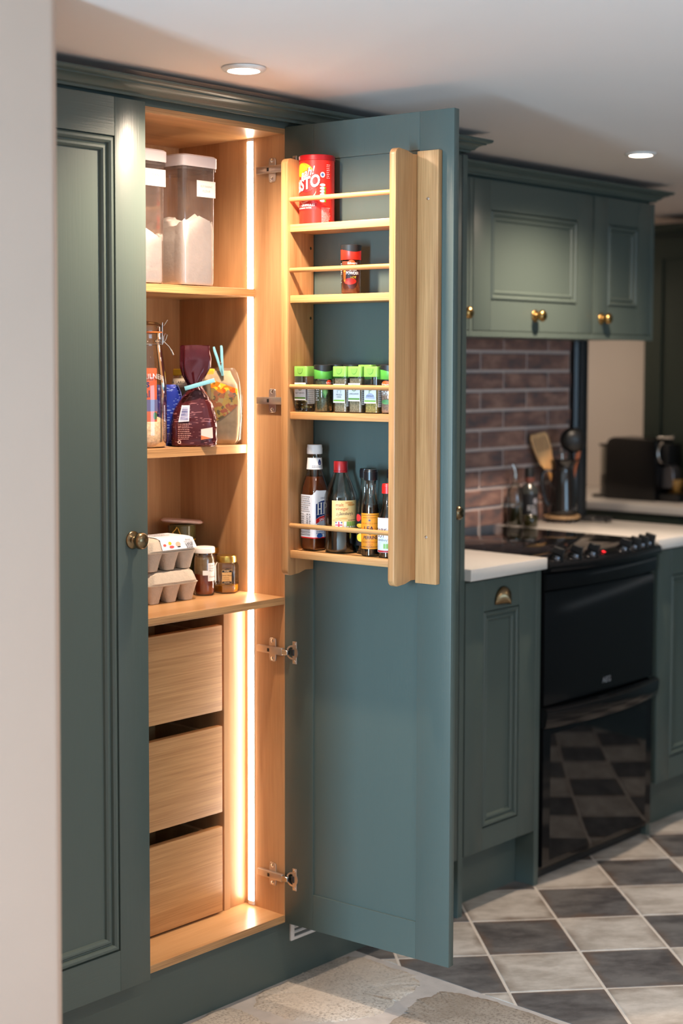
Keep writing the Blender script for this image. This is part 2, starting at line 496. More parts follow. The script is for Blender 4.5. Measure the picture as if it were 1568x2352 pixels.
for i in range(-9, 16):
    for j in range(-12, 14):
        lx, ly = (i + .5) * TPIT, (j + .5) * TPIT
        cx, cyy = T0[0] + lx * ct - ly * st, T0[1] + lx * st + ly * ct
        wp = [(cx + q[0] * ct - q[1] * st, cyy + q[0] * st + q[1] * ct) for q in SQ]
        cp = wp
        for nx, ny, d in ((1, 0, 0.285), (-1, 0, -3.0), (0, 1, -1.9), (0, -1, -0.07)): 
            cp = clip(cp, nx, ny, d)
            if len(cp) < 3: break
        if len(cp) < 3: continue
        ar = abs(sum(cp[k][0] * cp[(k + 1) % len(cp)][1] - cp[(k + 1) % len(cp)][0] * cp[k][1] for k in range(len(cp)))) / 2
        if ar < 2e-4: continue
        dark = (i + j) % 2
        if len(cp) == 4 and abs(ar - (2 * TH) ** 2) < 1e-5: me = full[dark]
        else: me = tile_mesh([((p[0] - cx) * ct + (p[1] - cyy) * st, -(p[0] - cx) * st + (p[1] - cyy) * ct) for p in cp], M_TILE_D if dark else M_TILE_L)
        o = bpy.data.objects.new('tile', me); COL.objects.link(o)
        o.location = (cx, cyy, 0); o.rotation_euler = (0, 0, TANG); o.parent = floor

def stone_mat(name, a, b_, c):
    m, nt, p = newmat(name)
    p.inputs['Roughness'].default_value = 0.8
    tc = nt.nodes.new('ShaderNodeTexCoord')
    n1 = nt.nodes.new('ShaderNodeTexNoise'); n1.inputs['Scale'].default_value = 150; n1.inputs['Detail'].default_value = 6; n1.inputs['Roughness'].default_value = 0.72
    n2 = nt.nodes.new('ShaderNodeTexNoise'); n2.inputs['Scale'].default_value = 7; n2.inputs['Detail'].default_value = 4
    for n in (n1, n2): nt.links.new(tc.outputs['Object'], n.inputs['Vector'])
    r1 = nt.nodes.new('ShaderNodeValToRGB'); r1.color_ramp.elements[0].position = 0.33; r1.color_ramp.elements[1].position = 0.52
    r1.color_ramp.elements[0].color = c; r1.color_ramp.elements[1].color = a
    nt.links.new(n1.outputs['Fac'], r1.inputs['Fac'])
    r2 = nt.nodes.new('ShaderNodeValToRGB'); r2.color_ramp.elements[0].position = 0.42; r2.color_ramp.elements[1].position = 0.62
    nt.links.new(n2.outputs['Fac'], r2.inputs['Fac'])
    mm = nt.nodes.new('ShaderNodeMath'); mm.operation = 'MULTIPLY'; mm.inputs[1].default_value = 0.6
    nt.links.new(r2.outputs['Color'], mm.inputs[0])
    mi = nt.nodes.new('ShaderNodeMix'); mi.data_type = 'RGBA'; mi.inputs[7].default_value = b_
    nt.links.new(mm.outputs[0], mi.inputs[0]); nt.links.new(r1.outputs['Color'], mi.inputs[6])
    nt.links.new(mi.outputs[2], p.inputs['Base Color'])
    bp = nt.nodes.new('ShaderNodeBump'); bp.inputs['Strength'].default_value = 0.7; bp.inputs['Distance'].default_value = 0.004
    nt.links.new(n1.outputs['Fac'], bp.inputs['Height']); nt.links.new(bp.outputs['Normal'], p.inputs['Normal'])
    return m
M_STONE1 = stone_mat('pale_granite_flag', S(206, 194, 181), S(184, 172, 160), S(140, 128, 117))
M_STONE2 = stone_mat('brown_granite_flag', S(178, 164, 150), S(142, 126, 110), S(104, 92, 82))
stones = [
    ([(-.07, .020), (.10, .028), (.222, .028), (.262, -.01), (.264, -.17), (.222, -.226), (.13, -.243), (.03, -.258), (-.06, -.215), (-.115, -.14), (-.125, -.03)], M_STONE1),
    ([(-.01, -.315), (.08, -.300), (.16, -.276), (.235, -.288), (.262, -.37), (.266, -.64), (.20, -.68), (.02, -.67), (-.13, -.62), (-.10, -.40)], M_STONE2),
    ([(-.42, .022), (-.165, .022), (-.160, -.05), (-.165, -.14), (-.115, -.20), (-.105, -.27), (-.20, -.30), (-.46, -.28), (-.48, -.06)], M_STONE1),
    ([(-.47, -.325), (-.22, -.34), (-.145, -.32), (-.16, -.60), (-.24, -.66), (-.50, -.65), (-.54, -.45)], M_STONE1),
    ([(-.90, .022), (-.53, .022), (-.51, -.10), (-.52, -.28), (-.74, -.30), (-.92, -.22)], M_STONE2),
    ([(-.98, -.34), (-.60, -.34), (-.57, -.50), (-.57, -.68), (-.92, -.72), (-1.04, -.50)], M_STONE1),
    ([(.264, -.71), (.266, -1.12), (.16, -1.16), (-.12, -1.14), (-.17, -.88), (-.14, -.70)], M_STONE1),
    ([(-.21, -.72), (-.20, -1.12), (-.3, -1.16), (-.62, -1.12), (-.64, -.82), (-.56, -.74)], M_STONE2),
]
for poly, mt in stones:
    m = MB(); n = len(poly)
    cx = sum(p[0] for p in poly) / n; cyy = sum(p[1] for p in poly) / n
    # round the outline
    for rnd_ in (.09, .2):
        q = []
        for k in range(len(poly)):
            a, b = poly[k], poly[(k + 1) % len(poly)]
            q += [(a[0] * (1 - rnd_) + b[0] * rnd_, a[1] * (1 - rnd_) + b[1] * rnd_), (a[0] * rnd_ + b[0] * (1 - rnd_), a[1] * rnd_ + b[1] * (1 - rnd_))]
        poly = q
    for amp in (.007, .004):
        q = []
        for k in range(len(poly)):
            a, b = poly[k], poly[(k + 1) % len(poly)]
            q += [a, ((a[0] + b[0]) / 2 + random.uniform(-amp, amp), (a[1] + b[1]) / 2 + random.uniform(-amp, amp))]
        poly = q
    poly = [(p[0] + random.uniform(-.002, .002), p[1] + random.uniform(-.002, .002)) for p in poly]
    rings = [(1.035, -0.005), (1.015, -0.0006), (0.95, 0.0015), (0.7, 0.002), (0.35, 0.0025)]
    nn = len(poly); vs = []; fs = []
    for k, (s_, z) in enumerate(rings):
        vs += [(cx + (p[0] - cx) * s_, cyy + (p[1] - cyy) * s_, z + random.uniform(-.0006, .0006)) for p in poly]
    for k in range(len(rings) - 1):
        for i in range(nn): fs.append((k * nn + i, k * nn + (i + 1) % nn, (k + 1) * nn + (i + 1) % nn, (k + 1) * nn + i))
    fs.append(tuple((len(rings) - 1) * nn + i for i in range(nn)))
    m.add(vs, fs)
    m.build('flagstone', mt, floor, smooth=40)

m = MB(); m.box(XL - .1, XR + .1, YR - .1, 1.7, CEIL, CEIL + .1)
structure(m.build('ceiling', M_CEIL))
# left wall block: a thick plastered pier with a softly rounded corner
m = MB()
cr = 0.025; xc, ycn = -0.969, -0.45
pts = [(XL, 0.7), (XL, ycn)]
for k in range(7):
    a = -PI / 2 + k * (PI / 2) / 6
    pts.append((xc - cr + cr * math.cos(a), ycn + cr + cr * math.sin(a)))
pts.append((xc, 0.7))
m.prism(pts, 'z', -0.006, CEIL)
m.v = [(p[0] - (.0045 + .0090 * (1 - p[2] / CEIL) if p[0] > -1.1 else 0), p[1], p[2]) for p in m.v]   # slightly out of plumb
structure(m.build('wall_left', M_PLASTER, smooth=50))
m = MB(); m.box(-0.985, 2.10, YB, 0.70, -0.006, CEIL)
wall_back = structure(m.build('wall_back', plain('pale_pointing', S(170, 155, 148), 0.85, var=0.06, vs=60, bump=0.2)))
m = MB(); m.box(2.02, 2.10, 0.70, 1.6, -0.006, CEIL); structure(m.build('wall_return', M_BEIGE))
m = MB(); m.box(2.02, XR + .1, 1.6, 1.7, -0.006, CEIL); structure(m.build('wall_far', M_BEIGE))
m = MB(); m.box(XR, XR + .1, 0.70, 1.6, -0.006, CEIL); structure(m.build('wall_recess', M_BEIGE))
m = MB(); m.box(XR, XR + .1, YR - .1, 0.70, -0.006, CEIL); structure(m.build('wall_right', M_GREEN_D))  # unseen stretch coloured dark so the oven doors reflect a dark room
# walls behind the camera, each with its window
def wall_with_window(name, axis, pos, a0, a1, w0, w1, s0, s1, t=0.1):
    m = MB()
    def bx(p0, p1, z0, z1):
        if axis == 'y': m.box(p0, p1, pos - t, pos, z0, z1)
        else: m.box(pos - t, pos, p0, p1, z0, z1)
    bx(a0, w0, -0.006, CEIL); bx(w1, a1, -0.006, CEIL); bx(w0, w1, -0.006, s0); bx(w0, w1, s1, CEIL)
    return structure(m.build(name, M_PLASTER))
wall_with_window('wall_rear', 'y', YR, XL - .1, XR, -1.1, 0.6, 0.82, 1.88)
wall_with_window('wall_side', 'x', XL, YR, 0.7, -1.72, -1.23, 0.40, 1.90)
M_PANE = thin_glass('window_pane', (0.97, 0.98, 1.0), 0.06)
def window(name, axis, pos, w0, w1, s0, s1):
    m = MB(); f = 0.05
    def bx(p0, p1, z0, z1, y0, y1):
        if axis == 'y': m.box(p0, p1, y0, y1, z0, z1)
        else: m.box(y0, y1, p0, p1, z0, z1)
    y0, y1 = pos - .09, pos - .05
    mid = (w0 + w1) / 2
    bx(w0, w0 + f, s0, s1, y0, y1); bx(w1 - f, w1, s0, s1, y0, y1); bx(w0 + f, w1 - f, s0, s0 + f, y0, y1); bx(w0 + f, w1 - f, s1 - f, s1, y0, y1)
    bx(mid - .02, mid + .02, s0 + f, s1 - f, y0, y1)
    fr = structure(m.build(name, M_WHITE))
    for p0, p1 in ((w0 + f, mid - .02), (mid + .02, w1 - f)):
        m = MB(); bx(p0, p1, s0 + f, s1 - f, y0 + .015, y0 + .019); m.build('pane', M_PANE, fr)
window('window_1', 'y', YR, -1.1, 0.6, 0.82, 1.88)
window('window_2', 'x', XL, -1.72, -1.23, 0.40, 1.90)

# brick-slip splashback, each brick a piece of the back wall
def brick_mat(name, a, b_, c):
    m, nt, p = newmat(name)
    p.inputs['Roughness'].default_value = 0.5
    tc = nt.nodes.new('ShaderNodeTexCoord'); oi = nt.nodes.new('ShaderNodeObjectInfo')
    s_ = nt.nodes.new('ShaderNodeVectorMath'); s_.operation = 'SCALE'; s_.inputs[0].default_value = (9, 4, 12)
    nt.links.new(oi.outputs['Random'], s_.inputs['Scale'])
    ad = nt.nodes.new('ShaderNodeVectorMath'); ad.operation = 'ADD'
    nt.links.new(tc.outputs['Object'], ad.inputs[0]); nt.links.new(s_.outputs[0], ad.inputs[1])
    mp = nt.nodes.new('ShaderNodeMapping'); mp.inputs['Scale'].default_value = (1, 1, 2.2); nt.links.new(ad.outputs[0], mp.inputs['Vector'])
    n1 = nt.nodes.new('ShaderNodeTexNoise'); n1.inputs['Scale'].default_value = 13; n1.inputs['Detail'].default_value = 6; nt.links.new(mp.outputs[0], n1.inputs['Vector'])
    r = nt.nodes.new('ShaderNodeValToRGB')
    r.color_ramp.elements[0].position = 0.32; r.color_ramp.elements[0].color = c
    r.color_ramp.elements[1].position = 0.68; r.color_ramp.elements[1].color = a
    e = r.color_ramp.elements.new(0.5); e.color = b_
    nt.links.new(n1.outputs['Fac'], r.inputs['Fac']); nt.links.new(r.outputs['Color'], p.inputs['Base Color'])
    b = nt.nodes.new('ShaderNodeBump'); b.inputs['Strength'].default_value = 0.3; b.inputs['Distance'].default_value = 0.003
    nt.links.new(n1.outputs['Fac'], b.inputs['Height']); nt.links.new(b.outputs['Normal'], p.inputs['Normal'])
    return m
M_BRICK = brick_mat('brown_brick_slip', S(182, 144, 130), S(148, 114, 106), S(108, 96, 98))
bp_, hp_ = 0.2585, 0.0639
brick_full = None
m = MB(); m.box(1.0, 2.031, YB - .018, YB, .90, 1.60); m.build('mortar_bed', plain('pale_brick_joint', S(222, 206, 200), 0.85, var=0.06, vs=60, bump=0.2), wall_back)
for r in range(-1, 10):
    zt = 1.499 + 0.0639 - r * hp_ - 0.0055
    zb = zt - hp_ + 0.011
    x0 = (1.636 if r % 2 == 0 else 1.5085) - 4 * bp_
    for k in range(9):
        a, b = x0 + k * bp_ + .0055, x0 + (k + 1) * bp_ - .0055
        a = max(a, 1.0); b = min(b, 2.030)
        if b - a < 0.015 or zt > 1.60: continue
        m = MB(); m.box(-(b - a) / 2, (b - a) / 2, -0.024, 0.0, 0, zt - zb)
        if abs(b - a - (bp_ - .011)) < 1e-4 and brick_full:
            o = bpy.data.objects.new('brick', brick_full); COL.objects.link(o)
        else:
            o = m.build('brick', M_BRICK, bevel=0.002, seg=1)
            if abs(b - a - (bp_ - .011)) < 1e-4: brick_full = o.data
        o.location = ((a + b) / 2, YB, zb); o.parent = wall_back
# dark edge trim at the end of the brickwork
m = MB()
m.prism([(2.030, .60), (2.030, .556), (2.040, .548), (2.050, .552), (2.062, .552), (2.072, .546), (2.100, .546), (2.106, .552), (2.106, .72), (2.095, .72), (2.095, .60)], 'z', 0.925, CEIL)
structure(m.build('trim_1', plain('black_edge_trim', (0.012, 0.013, 0.015, 1), 0.3), smooth=30))

# ------------------------------------------------------------------ downlights
def downlight(x, y, label, on_spot=True, energy=62.0):
    t = thing('downlight', label, 'downlight', (x, y, CEIL - 0.012), group='recessed ceiling downlights')
    m = MB(); m.lathe([(.031, CEIL - .001), (.045, CEIL - .001), (.045, CEIL - .003), (.041, CEIL - .007), (.033, CEIL - .008), (.031, CEIL - .005), (.031, CEIL - .001)], (x, y), 32, cap=False)
    m.build('rim', M_BEZEL, t, smooth=40)
    m = MB(); m.lathe([(0, CEIL - .0055), (.031, CEIL - .0055)], (x, y), 24, cap=False)
    m.build('lens', M_LAMP, t)
    l = bpy.data.lights.new('downlight_beam', 'SPOT'); l.energy = energy; l.color = (1.0, 0.79, 0.60)
    l.spot_size = math.radians(152); l.spot_blend = 1.0; l.shadow_soft_size = 0.022
    o = bpy.data.objects.new('downlight_beam', l); COL.objects.link(o); o.parent = t; o.location = (0, 0, -0.012)
    return t
downlight(-0.335, -0.211, 'lit round downlight in the ceiling above the pantry cornice')
downlight(1.280, -0.150, 'lit round downlight in the ceiling above the cooker')
for x, y, nm, en in ((-0.335, -1.85, 'over the stone floor in front of the pantry', 36.0), (1.28, -1.85, 'over the tiled floor facing the cooker', 16.0), (-2.05, -1.85, 'out of view, added to warm the white pier', 34.0)):  # the last one is unseen, added to warm the plaster of the pier
    downlight(x, y, 'lit round downlight ' + nm, energy=en)

# ================================================================== CABINETS
KNOB = [(0, 0), (.0185, 0), (.0187, .002), (.0165, .0042), (.009, .0058), (.0062, .008), (.0058, .013), (.0095, .016), (.0150, .0195), (.0176, .025), (.0172, .030), (.0140, .0345), (.0075, .0370), (0, .0376)]
def knob(x, y, z, parent, mat=None, s=1.0, name='knob'):
    m = MB(); m.lathe([(r * s, h * s) for r, h in KNOB], n=28)
    m.xf(Matrix.Translation((x, y, z)) @ Matrix.Rotation(PI / 2, 4, 'X'))
    return m.build(name, mat or M_BRASS, parent, smooth=60)
MOULD = [(-.0005, .0), (.0, .007), (.0016, .007), (.0018, .0015), (.0040, -.0006), (.0072, -.0006), (.0098, .0018), (.0112, .0060), (.0128, .0062), (.0150, .0036), (.0180, .0036), (.0206, .0062), (.0220, .0100)]
MOULD = [(max(0, d * 1.42) if d > 0 else d, h * 1.32) for d, h in MOULD]
def moulding(mb, x0, x1, z0, z1, yf, prof=MOULD, inv=1):
    """mitred frame moulding round the opening x0..x1, z0..z1 in the face at yf"""
    n = len(prof); vs = []
    for d, h in prof:
        vs += [(x0 + d, yf + inv * h, z0 + d), (x1 - d, yf + inv * h, z0 + d), (x1 - d, yf + inv * h, z1 - d), (x0 + d, yf + inv * h, z1 - d)]
    fs = []
    for k in range(n - 1):
        for i in range(4):
            j = (i + 1) % 4
            fs.append((k * 4 + i, k * 4 + j, (k + 1) * 4 + j, (k + 1) * 4 + i))
    return mb.add(vs, fs)
def panel_door(parent, x0, x1, z0, z1, yf, t, stile, rt, rb, mat=None, matx=None, name='door'):
    """framed door in world axes, face at y = yf looking towards -y"""
    mat = mat or M_GREEN; matx = matx or M_GREENX
    m = MB(); m.box(x0 + stile - .004, x1 - stile + .004, yf + .0128, yf + t - .004, z0 + rb - .004, z1 - rt + .004)
    d = m.build(name, mat, parent)
    for a, b in ((x0, x0 + stile), (x1 - stile, x1)):
        m = MB(); m.box(a, b, yf, yf + t, z0, z1); m.build('stile', mat, d, bevel=0.0012, seg=2)
    for a, b in ((z1 - rt, z1), (z0, z0 + rb)):
        m = MB(); m.box(x0 + stile, x1 - stile, yf + .0002, yf + t - .0002, a, b); m.build('rail', matx, d, bevel=0.0005, seg=1)
    m = MB(); moulding(m, x0 + stile, x1 - stile, z0 + rb, z1 - rt, yf); m.build('moulding', mat, d, smooth=25, fixn=True)
    return d
CORN = [(.0, 1.9925), (.004, 1.9925), (.005, 1.9985), (.009, 2.0005), (.0125, 2.0012), (.0150, 2.0060), (.0200, 2.0118), (.0270, 2.0158), (.0335, 2.0172), (.0340, 2.0205), (.0385, 2.0210), (.0440, 2.0240), (.0465, 2.0280), (.0465, 2.0325), (.044, 2.0340), (0, 2.0340)]
CORN = [(p, 1.9982 + (z - 1.9925) * (2.0315 - 1.9982) / (2.0340 - 1.9925)) for p, z in CORN]
def cornice(name, label, xa, xr, yf, yb, dz=0.0):
    vs = []; fs = []; n = len(CORN)
    for p, z in CORN:
        vs += [(xa, yf - p, z + dz), (xr + p, yf - p, z + dz), (xr + p, yb, z + dz)]
    for k in range(n):
        k2 = (k + 1) % n
        for i in range(2): fs.append((k * 3 + i, k * 3 + i + 1, k2 * 3 + i + 1, k2 * 3 + i))
    fs.append(tuple(k * 3 for k in range(n))); fs.append(tuple(k * 3 + 2 for k in range(n - 1, -1, -1)))
    m = MB(); m.add(vs, fs)
    o = m.build(name, M_GREENX, smooth=28)
    m = MB(); m.box(xa, xr, yf + .021, yb, 1.9875 + dz, 2.030 + dz); m.build('backing_board', M_GREENX, o)
    tag(o, label, 'cornice', 'painted cornices above the cabinets')
    return o
cornice('cornice', 'dark sage green stepped cornice running above the tall pantry doors', -0.985, 0.652, -0.022, 0.55)
cornice('cornice', 'sage green cornice along the top of the wall cabinets over the cooker', 0.652, 1.986, 0.220, 0.59, -0.005)

# ---- pantry --------------------------------------------------------------
pantry = thing('pantry_cabinet', 'tall open sage green pantry cupboard with lit wooden interior and inner drawers', 'cabinet', (-.43, .17, .155))
PX0 = -0.870
m = MB(); m.box(0, .018, 0, .36, .156, 1.990); m.build('side_panel', M_VENZ, pantry, bevel=.0006, seg=1)
m = MB(); m.box(PX0 - .018, PX0, 0, .36, .156, 1.990); m.build('side_panel', M_VENZ, pantry, bevel=.0006, seg=1)
def board(name, x0, x1, y0, y1, z0, z1, par=pantry, matf=None):
    """veneered board with an edging strip along its front"""
    m = MB(); m.box(x0, x1, y0 + .0012, y1, z0, z1); b = m.build(name, M_VENX, par)
    m = MB(); m.box(x0, x1, y0, y0 + .0012, z0, z1); m.build('edging', matf or M_EDGEX, b, bevel=.0005, seg=1)
    return b
board('top_panel', PX0, 0, 0, .354, 1.9752, 1.9905)
board('bottom_panel', PX0, 0, 0, .354, .1560, .1730)
m = MB(); m.box(PX0, 0, .354, .360, .156, 1.990); m.build('back_panel', M_VENZ, pantry)
board('shelf', PX0, 0, 0, .354, .9050, .9220)
board('shelf', PX0, 0, .0945, .354, 1.6125, 1.6305)
board('shelf', PX0, -.0008, .1215, .354, 1.2500, 1.2695)
for x0, x1, y0, y1 in ((-.0745, -.0555, .1245, .35), (-.0555, 0, .1285, .14)):
    m = MB(); m.box(x0, x1, y0, y1, .173, .905); m.build('drawer_spacer', M_VENZ, pantry, bevel=.0006, seg=1)
m = MB(); m.box(PX0, -.802, .1245, .35, .173, .905); m.build('drawer_spacer', M_VENZ, pantry, bevel=.0006, seg=1)
M_DRW = wood('oak_drawer_front', S(172, 120, 72), S(202, 150, 98), 'x', freq=95, stretch=0.03, rough=0.4, bump=0.05, fib=0.45)
for z0, z1 in ((.6545, .8545), (.4145, .6180), (.1785, .3800)):
    m = MB(); m.box(-.800, -.087, .1170, .1345, z0, z1)
    d = m.build('drawer', M_DRW, pantry, bevel=.0012, seg=2)
    for a in ((-.795, -.783, .1345, .345, z0 + .01, z1 - .018), (-.104, -.092, .1345, .345, z0 + .01, z1 - .018), (-.783, -.104, .333, .345, z0 + .01, z1 - .018)):
        m = MB(); m.box(*a); m.build('drawer_side', M_VENX, d)
    m = MB(); m.box(-.783, -.104, .1345, .333, z0 + .012, z0 + .020); m.build('drawer_base', M_DRAWERIN, d)
# led strip in three runs
for z0, z1 in ((.174, .9045), (.9225, 1.612), (1.631, 1.9745)):
    e0 = .010 if z0 < .2 else 0.0; e1 = .006 if z1 > 1.9 else 0.0
    m = MB(); m.box(-.0012, 0, .0980, .1190, z0, z1)
    ch = m.build('light_strip', M_WHITE, pantry)
    m = MB(); m.prism([(-.0012, .1000), (-.0040, .1015), (-.0046, .1085), (-.0040, .1155), (-.0012, .1170)], 'z', z0 + e0, z1 - e1)
    m.build('diffuser', M_LED, ch, smooth=40)
    for a, b in ((z0, z0 + e0), (z1 - e1, z1)):
        if b - a > .001:
            m = MB(); m.prism([(-.0012, .1000), (-.0040, .1015), (-.0046, .1085), (-.0040, .1155), (-.0012, .1170)], 'z', a, b); m.build('end_cap', M_WHITE, ch)

# left, closed door
ld = panel_door(pantry, -.884, -.431, .1545, 1.9915, -.0225, .0215, .081, .078, .0865)
knob(-.472, -.0225, 1.0955, ld)

# right, open door: built in its own frame (x along the door, y through it) and turned on the hinge
def door_pt(x, y, z): return U * x - N * y + Vector((0, 0, z))
def in_door(mb): mb.v = [tuple(door_pt(*p)) for p in mb.v]; return mb
DW, DT, DZ0, DZ1 = .4535, .0195, .1555, 1.9915
m = MB(); m.box(.080, .370, .0048, DT - .0075, .236, 1.914)
od = in_door(m).build('door', M_GREEN, pantry)
od['label'] = 'open door swung out into the room'
for a, b in ((.0008, .083), (.367, DW)):
    m = MB(); m.box(a, b, 0.0, DT, DZ0, DZ1); in_door(m).build('stile', M_GREEN, od, bevel=.0012, seg=2)
for a, b in ((1.911, DZ1), (DZ0, .2385)):
    m = MB(); m.box(.083, .367, .0002, DT - .0002, a, b); in_door(m).build('rail', M_GREEN, od, bevel=.0005, seg=1)
m = MB(); moulding(m, .083, .367, .2385, 1.911, DT, inv=-1); in_door(m).build('moulding', M_GREEN, od, smooth=25)
m = MB(); m.lathe(KNOB, n=24); m.xf(Matrix.Translation((.41, DT, 1.0955)) @ Matrix.Rotation(-PI / 2, 4, 'X')); in_door(m).build('knob', M_BRASS, od, smooth=60)

# hinges
def hinge(z):
    m = MB()
    # mounting plate on the side panel (x = 0, looking towards -x)
    for s_ in (1, -1):
        zz = z + s_ * .0175
        pts = []
        for k in range(12):
            a = 2 * PI * k / 12
            pts.append((.0365 + .0085 * math.copysign(min(1, abs(math.cos(a)) * 1.25), math.cos(a)), zz + .0105 * math.copysign(min(1, abs(math.sin(a)) * 1.25), math.sin(a))))
        m.prism(pts, 'x', -.0030, 0)
    m.v = []; m.f = []
    pl = []
    for k in range(24):
        a = 2 * PI * k / 24; e = 6
        x_, z_ = sup(.0107, .0272, e, a); pl.append((.0365 + x_, z + z_))
    m.prism(pl, 'x', -.0030, 0)
    h = m.build('hinge', M_NICKEL, pantry, bevel=.0005, seg=1)
    for s_ in (1, -1):
        mm = MB(); mm.lathe([(0, .0012), (.003, .0012), (.0045, 0)], n=14)
        mm.xf(Matrix.Translation((-.003, .0365, z + s_ * .0205)) @ Matrix.Rotation(-PI / 2, 4, 'Y')); mm.build('screw', M_CHROME, h, smooth=40)
    mm = MB(); mm.prism([(-.002, z - .0085), (.078, z - .0075), (.078, z + .0080), (-.002, z + .0085)], 'x', -.0130, -.0035)
    mm.build('arm', M_NICKEL, h, bevel=.001, seg=2)
    mm = MB(); mm.box(-.0134, -.0128, .0370, .0435, z - .0040, z + .0040); mm.build('adjuster', M_BLKMATT, h)
    for yy in (.0300, .0520):
        mm = MB(); mm.lathe([(0, .0004), (.0035, .0003), (.0035, 0)], n=12)
        mm.xf(Matrix.Translation((-.013, yy, z)) @ Matrix.Rotation(-PI / 2, 4, 'Y')); mm.build('screw', M_NICKEL, h)
    # link and cup on the door
    mm = MB(); mm.add([(-.0125, 0.000, z - .0065), (-.0125, 0.000, z + .0065), (-.0035, 0.000, z + .0065), (-.0035, 0.000, z - .0065),
                       (-.0115, -.0190, z - .0055), (-.0115, -.0190, z + .0055), (-.0020, -.0190, z + .0055), (-.0020, -.0190, z - .0055)],
                      [(0, 1, 2, 3), (4, 7, 6, 5), (0, 4, 5, 1), (1, 5, 6, 2), (2, 6, 7, 3), (3, 7, 4, 0)])
    mm.build('link', M_CHROME, h, bevel=.0008, seg=1)
    mm = MB(); mm.box(.0245, .0365, -.0020, 0, z - .026, z + .026); in_door(mm).build('cup_plate', M_NICKEL, h, bevel=.0006, seg=1)
    mm = MB(); mm.lathe([(.0165, 0), (.0165, .0022), (.0125, .0026), (.0120, -.0100), (0, -.0100)], n=28)
    mm.xf(Matrix.Translation((.0235, 0, z)) @ Matrix.Rotation(PI / 2, 4, 'X')); in_door(mm).build('cup', M_NICKEL, h, smooth=35)
    mm = MB(); mm.box(.0215, .0300, -.0045, .002, z - .0075, z + .0075); in_door(mm).build('damper', M_BLKMATT, h, bevel=.001, seg=1)
    for s_ in (1, -1):
        mm = MB(); mm.lathe([(0, .001), (.0030, .0008), (.0036, 0)], n=12)
        mm.xf(Matrix.Translation((.0305, -.002, z + s_ * .0205)) @ Matrix.Rotation(PI / 2, 4, 'X')); in_door(mm).build('screw', M_CHROME, h, smooth=40)
for z in (1.8985, 1.3735, .7960, .2640): hinge(z)

# plinths
m = MB(); m.box(-.985, .632, .030, .048, -.002, .1555)
tag(m.build('plinth', M_GREENX, bevel=.001, seg=1), 'dark green plinth under the tall pantry doors along the stone floor', 'plinth', 'cabinet plinths')
m = MB(); m.box(.652, .979, .041, .059, -.002, .1555)
tag(m.build('plinth', M_GREENX, bevel=.001, seg=1), 'recessed green plinth under the narrow base unit left of the cooker', 'plinth', 'cabinet plinths')
m = MB(); m.box(1.6225, 2.02, .041, .059, -.002, .1555)
tag(m.build('plinth', M_GREENX, bevel=.001, seg=1), 'recessed green plinth under the base unit right of the cooker', 'plinth', 'cabinet plinths')
vg = thing('vent_grille', 'white slatted vent grille in the plinth below the open door', 'vent', (.175, .03, .09))
m = MB(); x0, x1, z0, z1 = .0475, .300, .0915, .1500
m.box(x0, x0 + .012, .0245, .030, z0, z1); m.box(x1 - .012, x1, .0245, .030, z0, z1); m.box(x0 + .012, x1 - .012, .0245, .030, z0, z0 + .0075); m.box(x0 + .012, x1 - .012, .0245, .030, z1 - .0075, z1)
m.build('frame', M_WHITE, vg, bevel=.0006, seg=1)
m = MB(); m.box(x0 + .012, x1 - .012, .0285, .0298, z0 + .0075, z1 - .0075); m.build('backing', plain('grey_vent_mesh', S(96, 100, 98), 0.7), vg)
for k in range(3):
    zc = z0 + .0175 + k * .0125
    m = MB(); m.add([(x0 + .012, .0255, zc - .0022), (x1 - .012, .0255, zc - .0022), (x1 - .012, .0285, zc + .0012), (x0 + .012, .0285, zc + .0012), (x0 + .012, .0255, zc - .0006), (x1 - .012, .0255, zc - .0006), (x1 - .012, .0285, zc + .0028), (x0 + .012, .0285, zc + .0028)],
        [(0, 3, 2, 1), (4, 5, 6, 7), (0, 1, 5, 4), (1, 2, 6, 5), (2, 3, 7, 6), (3, 0, 4, 7)])
    m.build('slat', M_WHITE, vg)

# ---- tall unit behind the open door ---------------------------------------
tu = thing('tall_cabinet', 'closed tall sage green cupboard half hidden behind the open pantry door', 'cabinet', (.33, .2, 0))
m = MB(); m.box(.0185, .6315, 0, .56, .156, 1.990); m.build('carcass', M_GREEN, tu)
m = MB(); m.box(.6325, .652, -.022, .575, -.002, 1.9925); m.build('end_panel', M_GREEN, tu, bevel=.001, seg=1)
d2 = panel_door(tu, .022, .6285, .1565, 1.9905, -.0220, .0215, .081, .078, .0865)
knob(.588, -.022, 1.078, d2)

# ---- base units ------------------------------------------------------------
def cup_handle(x, y, z, parent, mat=None, wdt=.037, h=.046, dep=.027):
    vs = []; fs = []; nu, nv = 16, 8
    for j in range(nv + 1):
        t = (PI / 2) * j / nv
        for i in range(nu + 1):
            a = PI * i / nu
            rr = math.cos(t)
            vs.append((x - wdt * rr * math.cos(a) * 1.0, y - dep * math.sin(t) * (0.35 + 0.65 * math.sin(a)) - .001, z + h * rr * math.sin(a)))
    for j in range(nv):
        for i in range(nu): fs.append((j * (nu + 1) + i, j * (nu + 1) + i + 1, (j + 1) * (nu + 1) + i + 1, (j + 1) * (nu + 1) + i))
    m = MB(); m.add(vs, fs)
    o = m.build('cup_handle', mat or M_BRASS, parent, smooth=60)
    s_ = o.modifiers.new('thickness', 'SOLIDIFY'); s_.thickness = .0014; s_.offset = 0
    return o
bu = thing('base_cabinet', 'narrow sage green base unit with brass cup pull left of the cooker', 'cabinet', (.82, .27, 0))
m = MB(); m.box(.656, .978, 0.0, .57, .156, .8925); m.build('carcass', M_GREEN, bu)
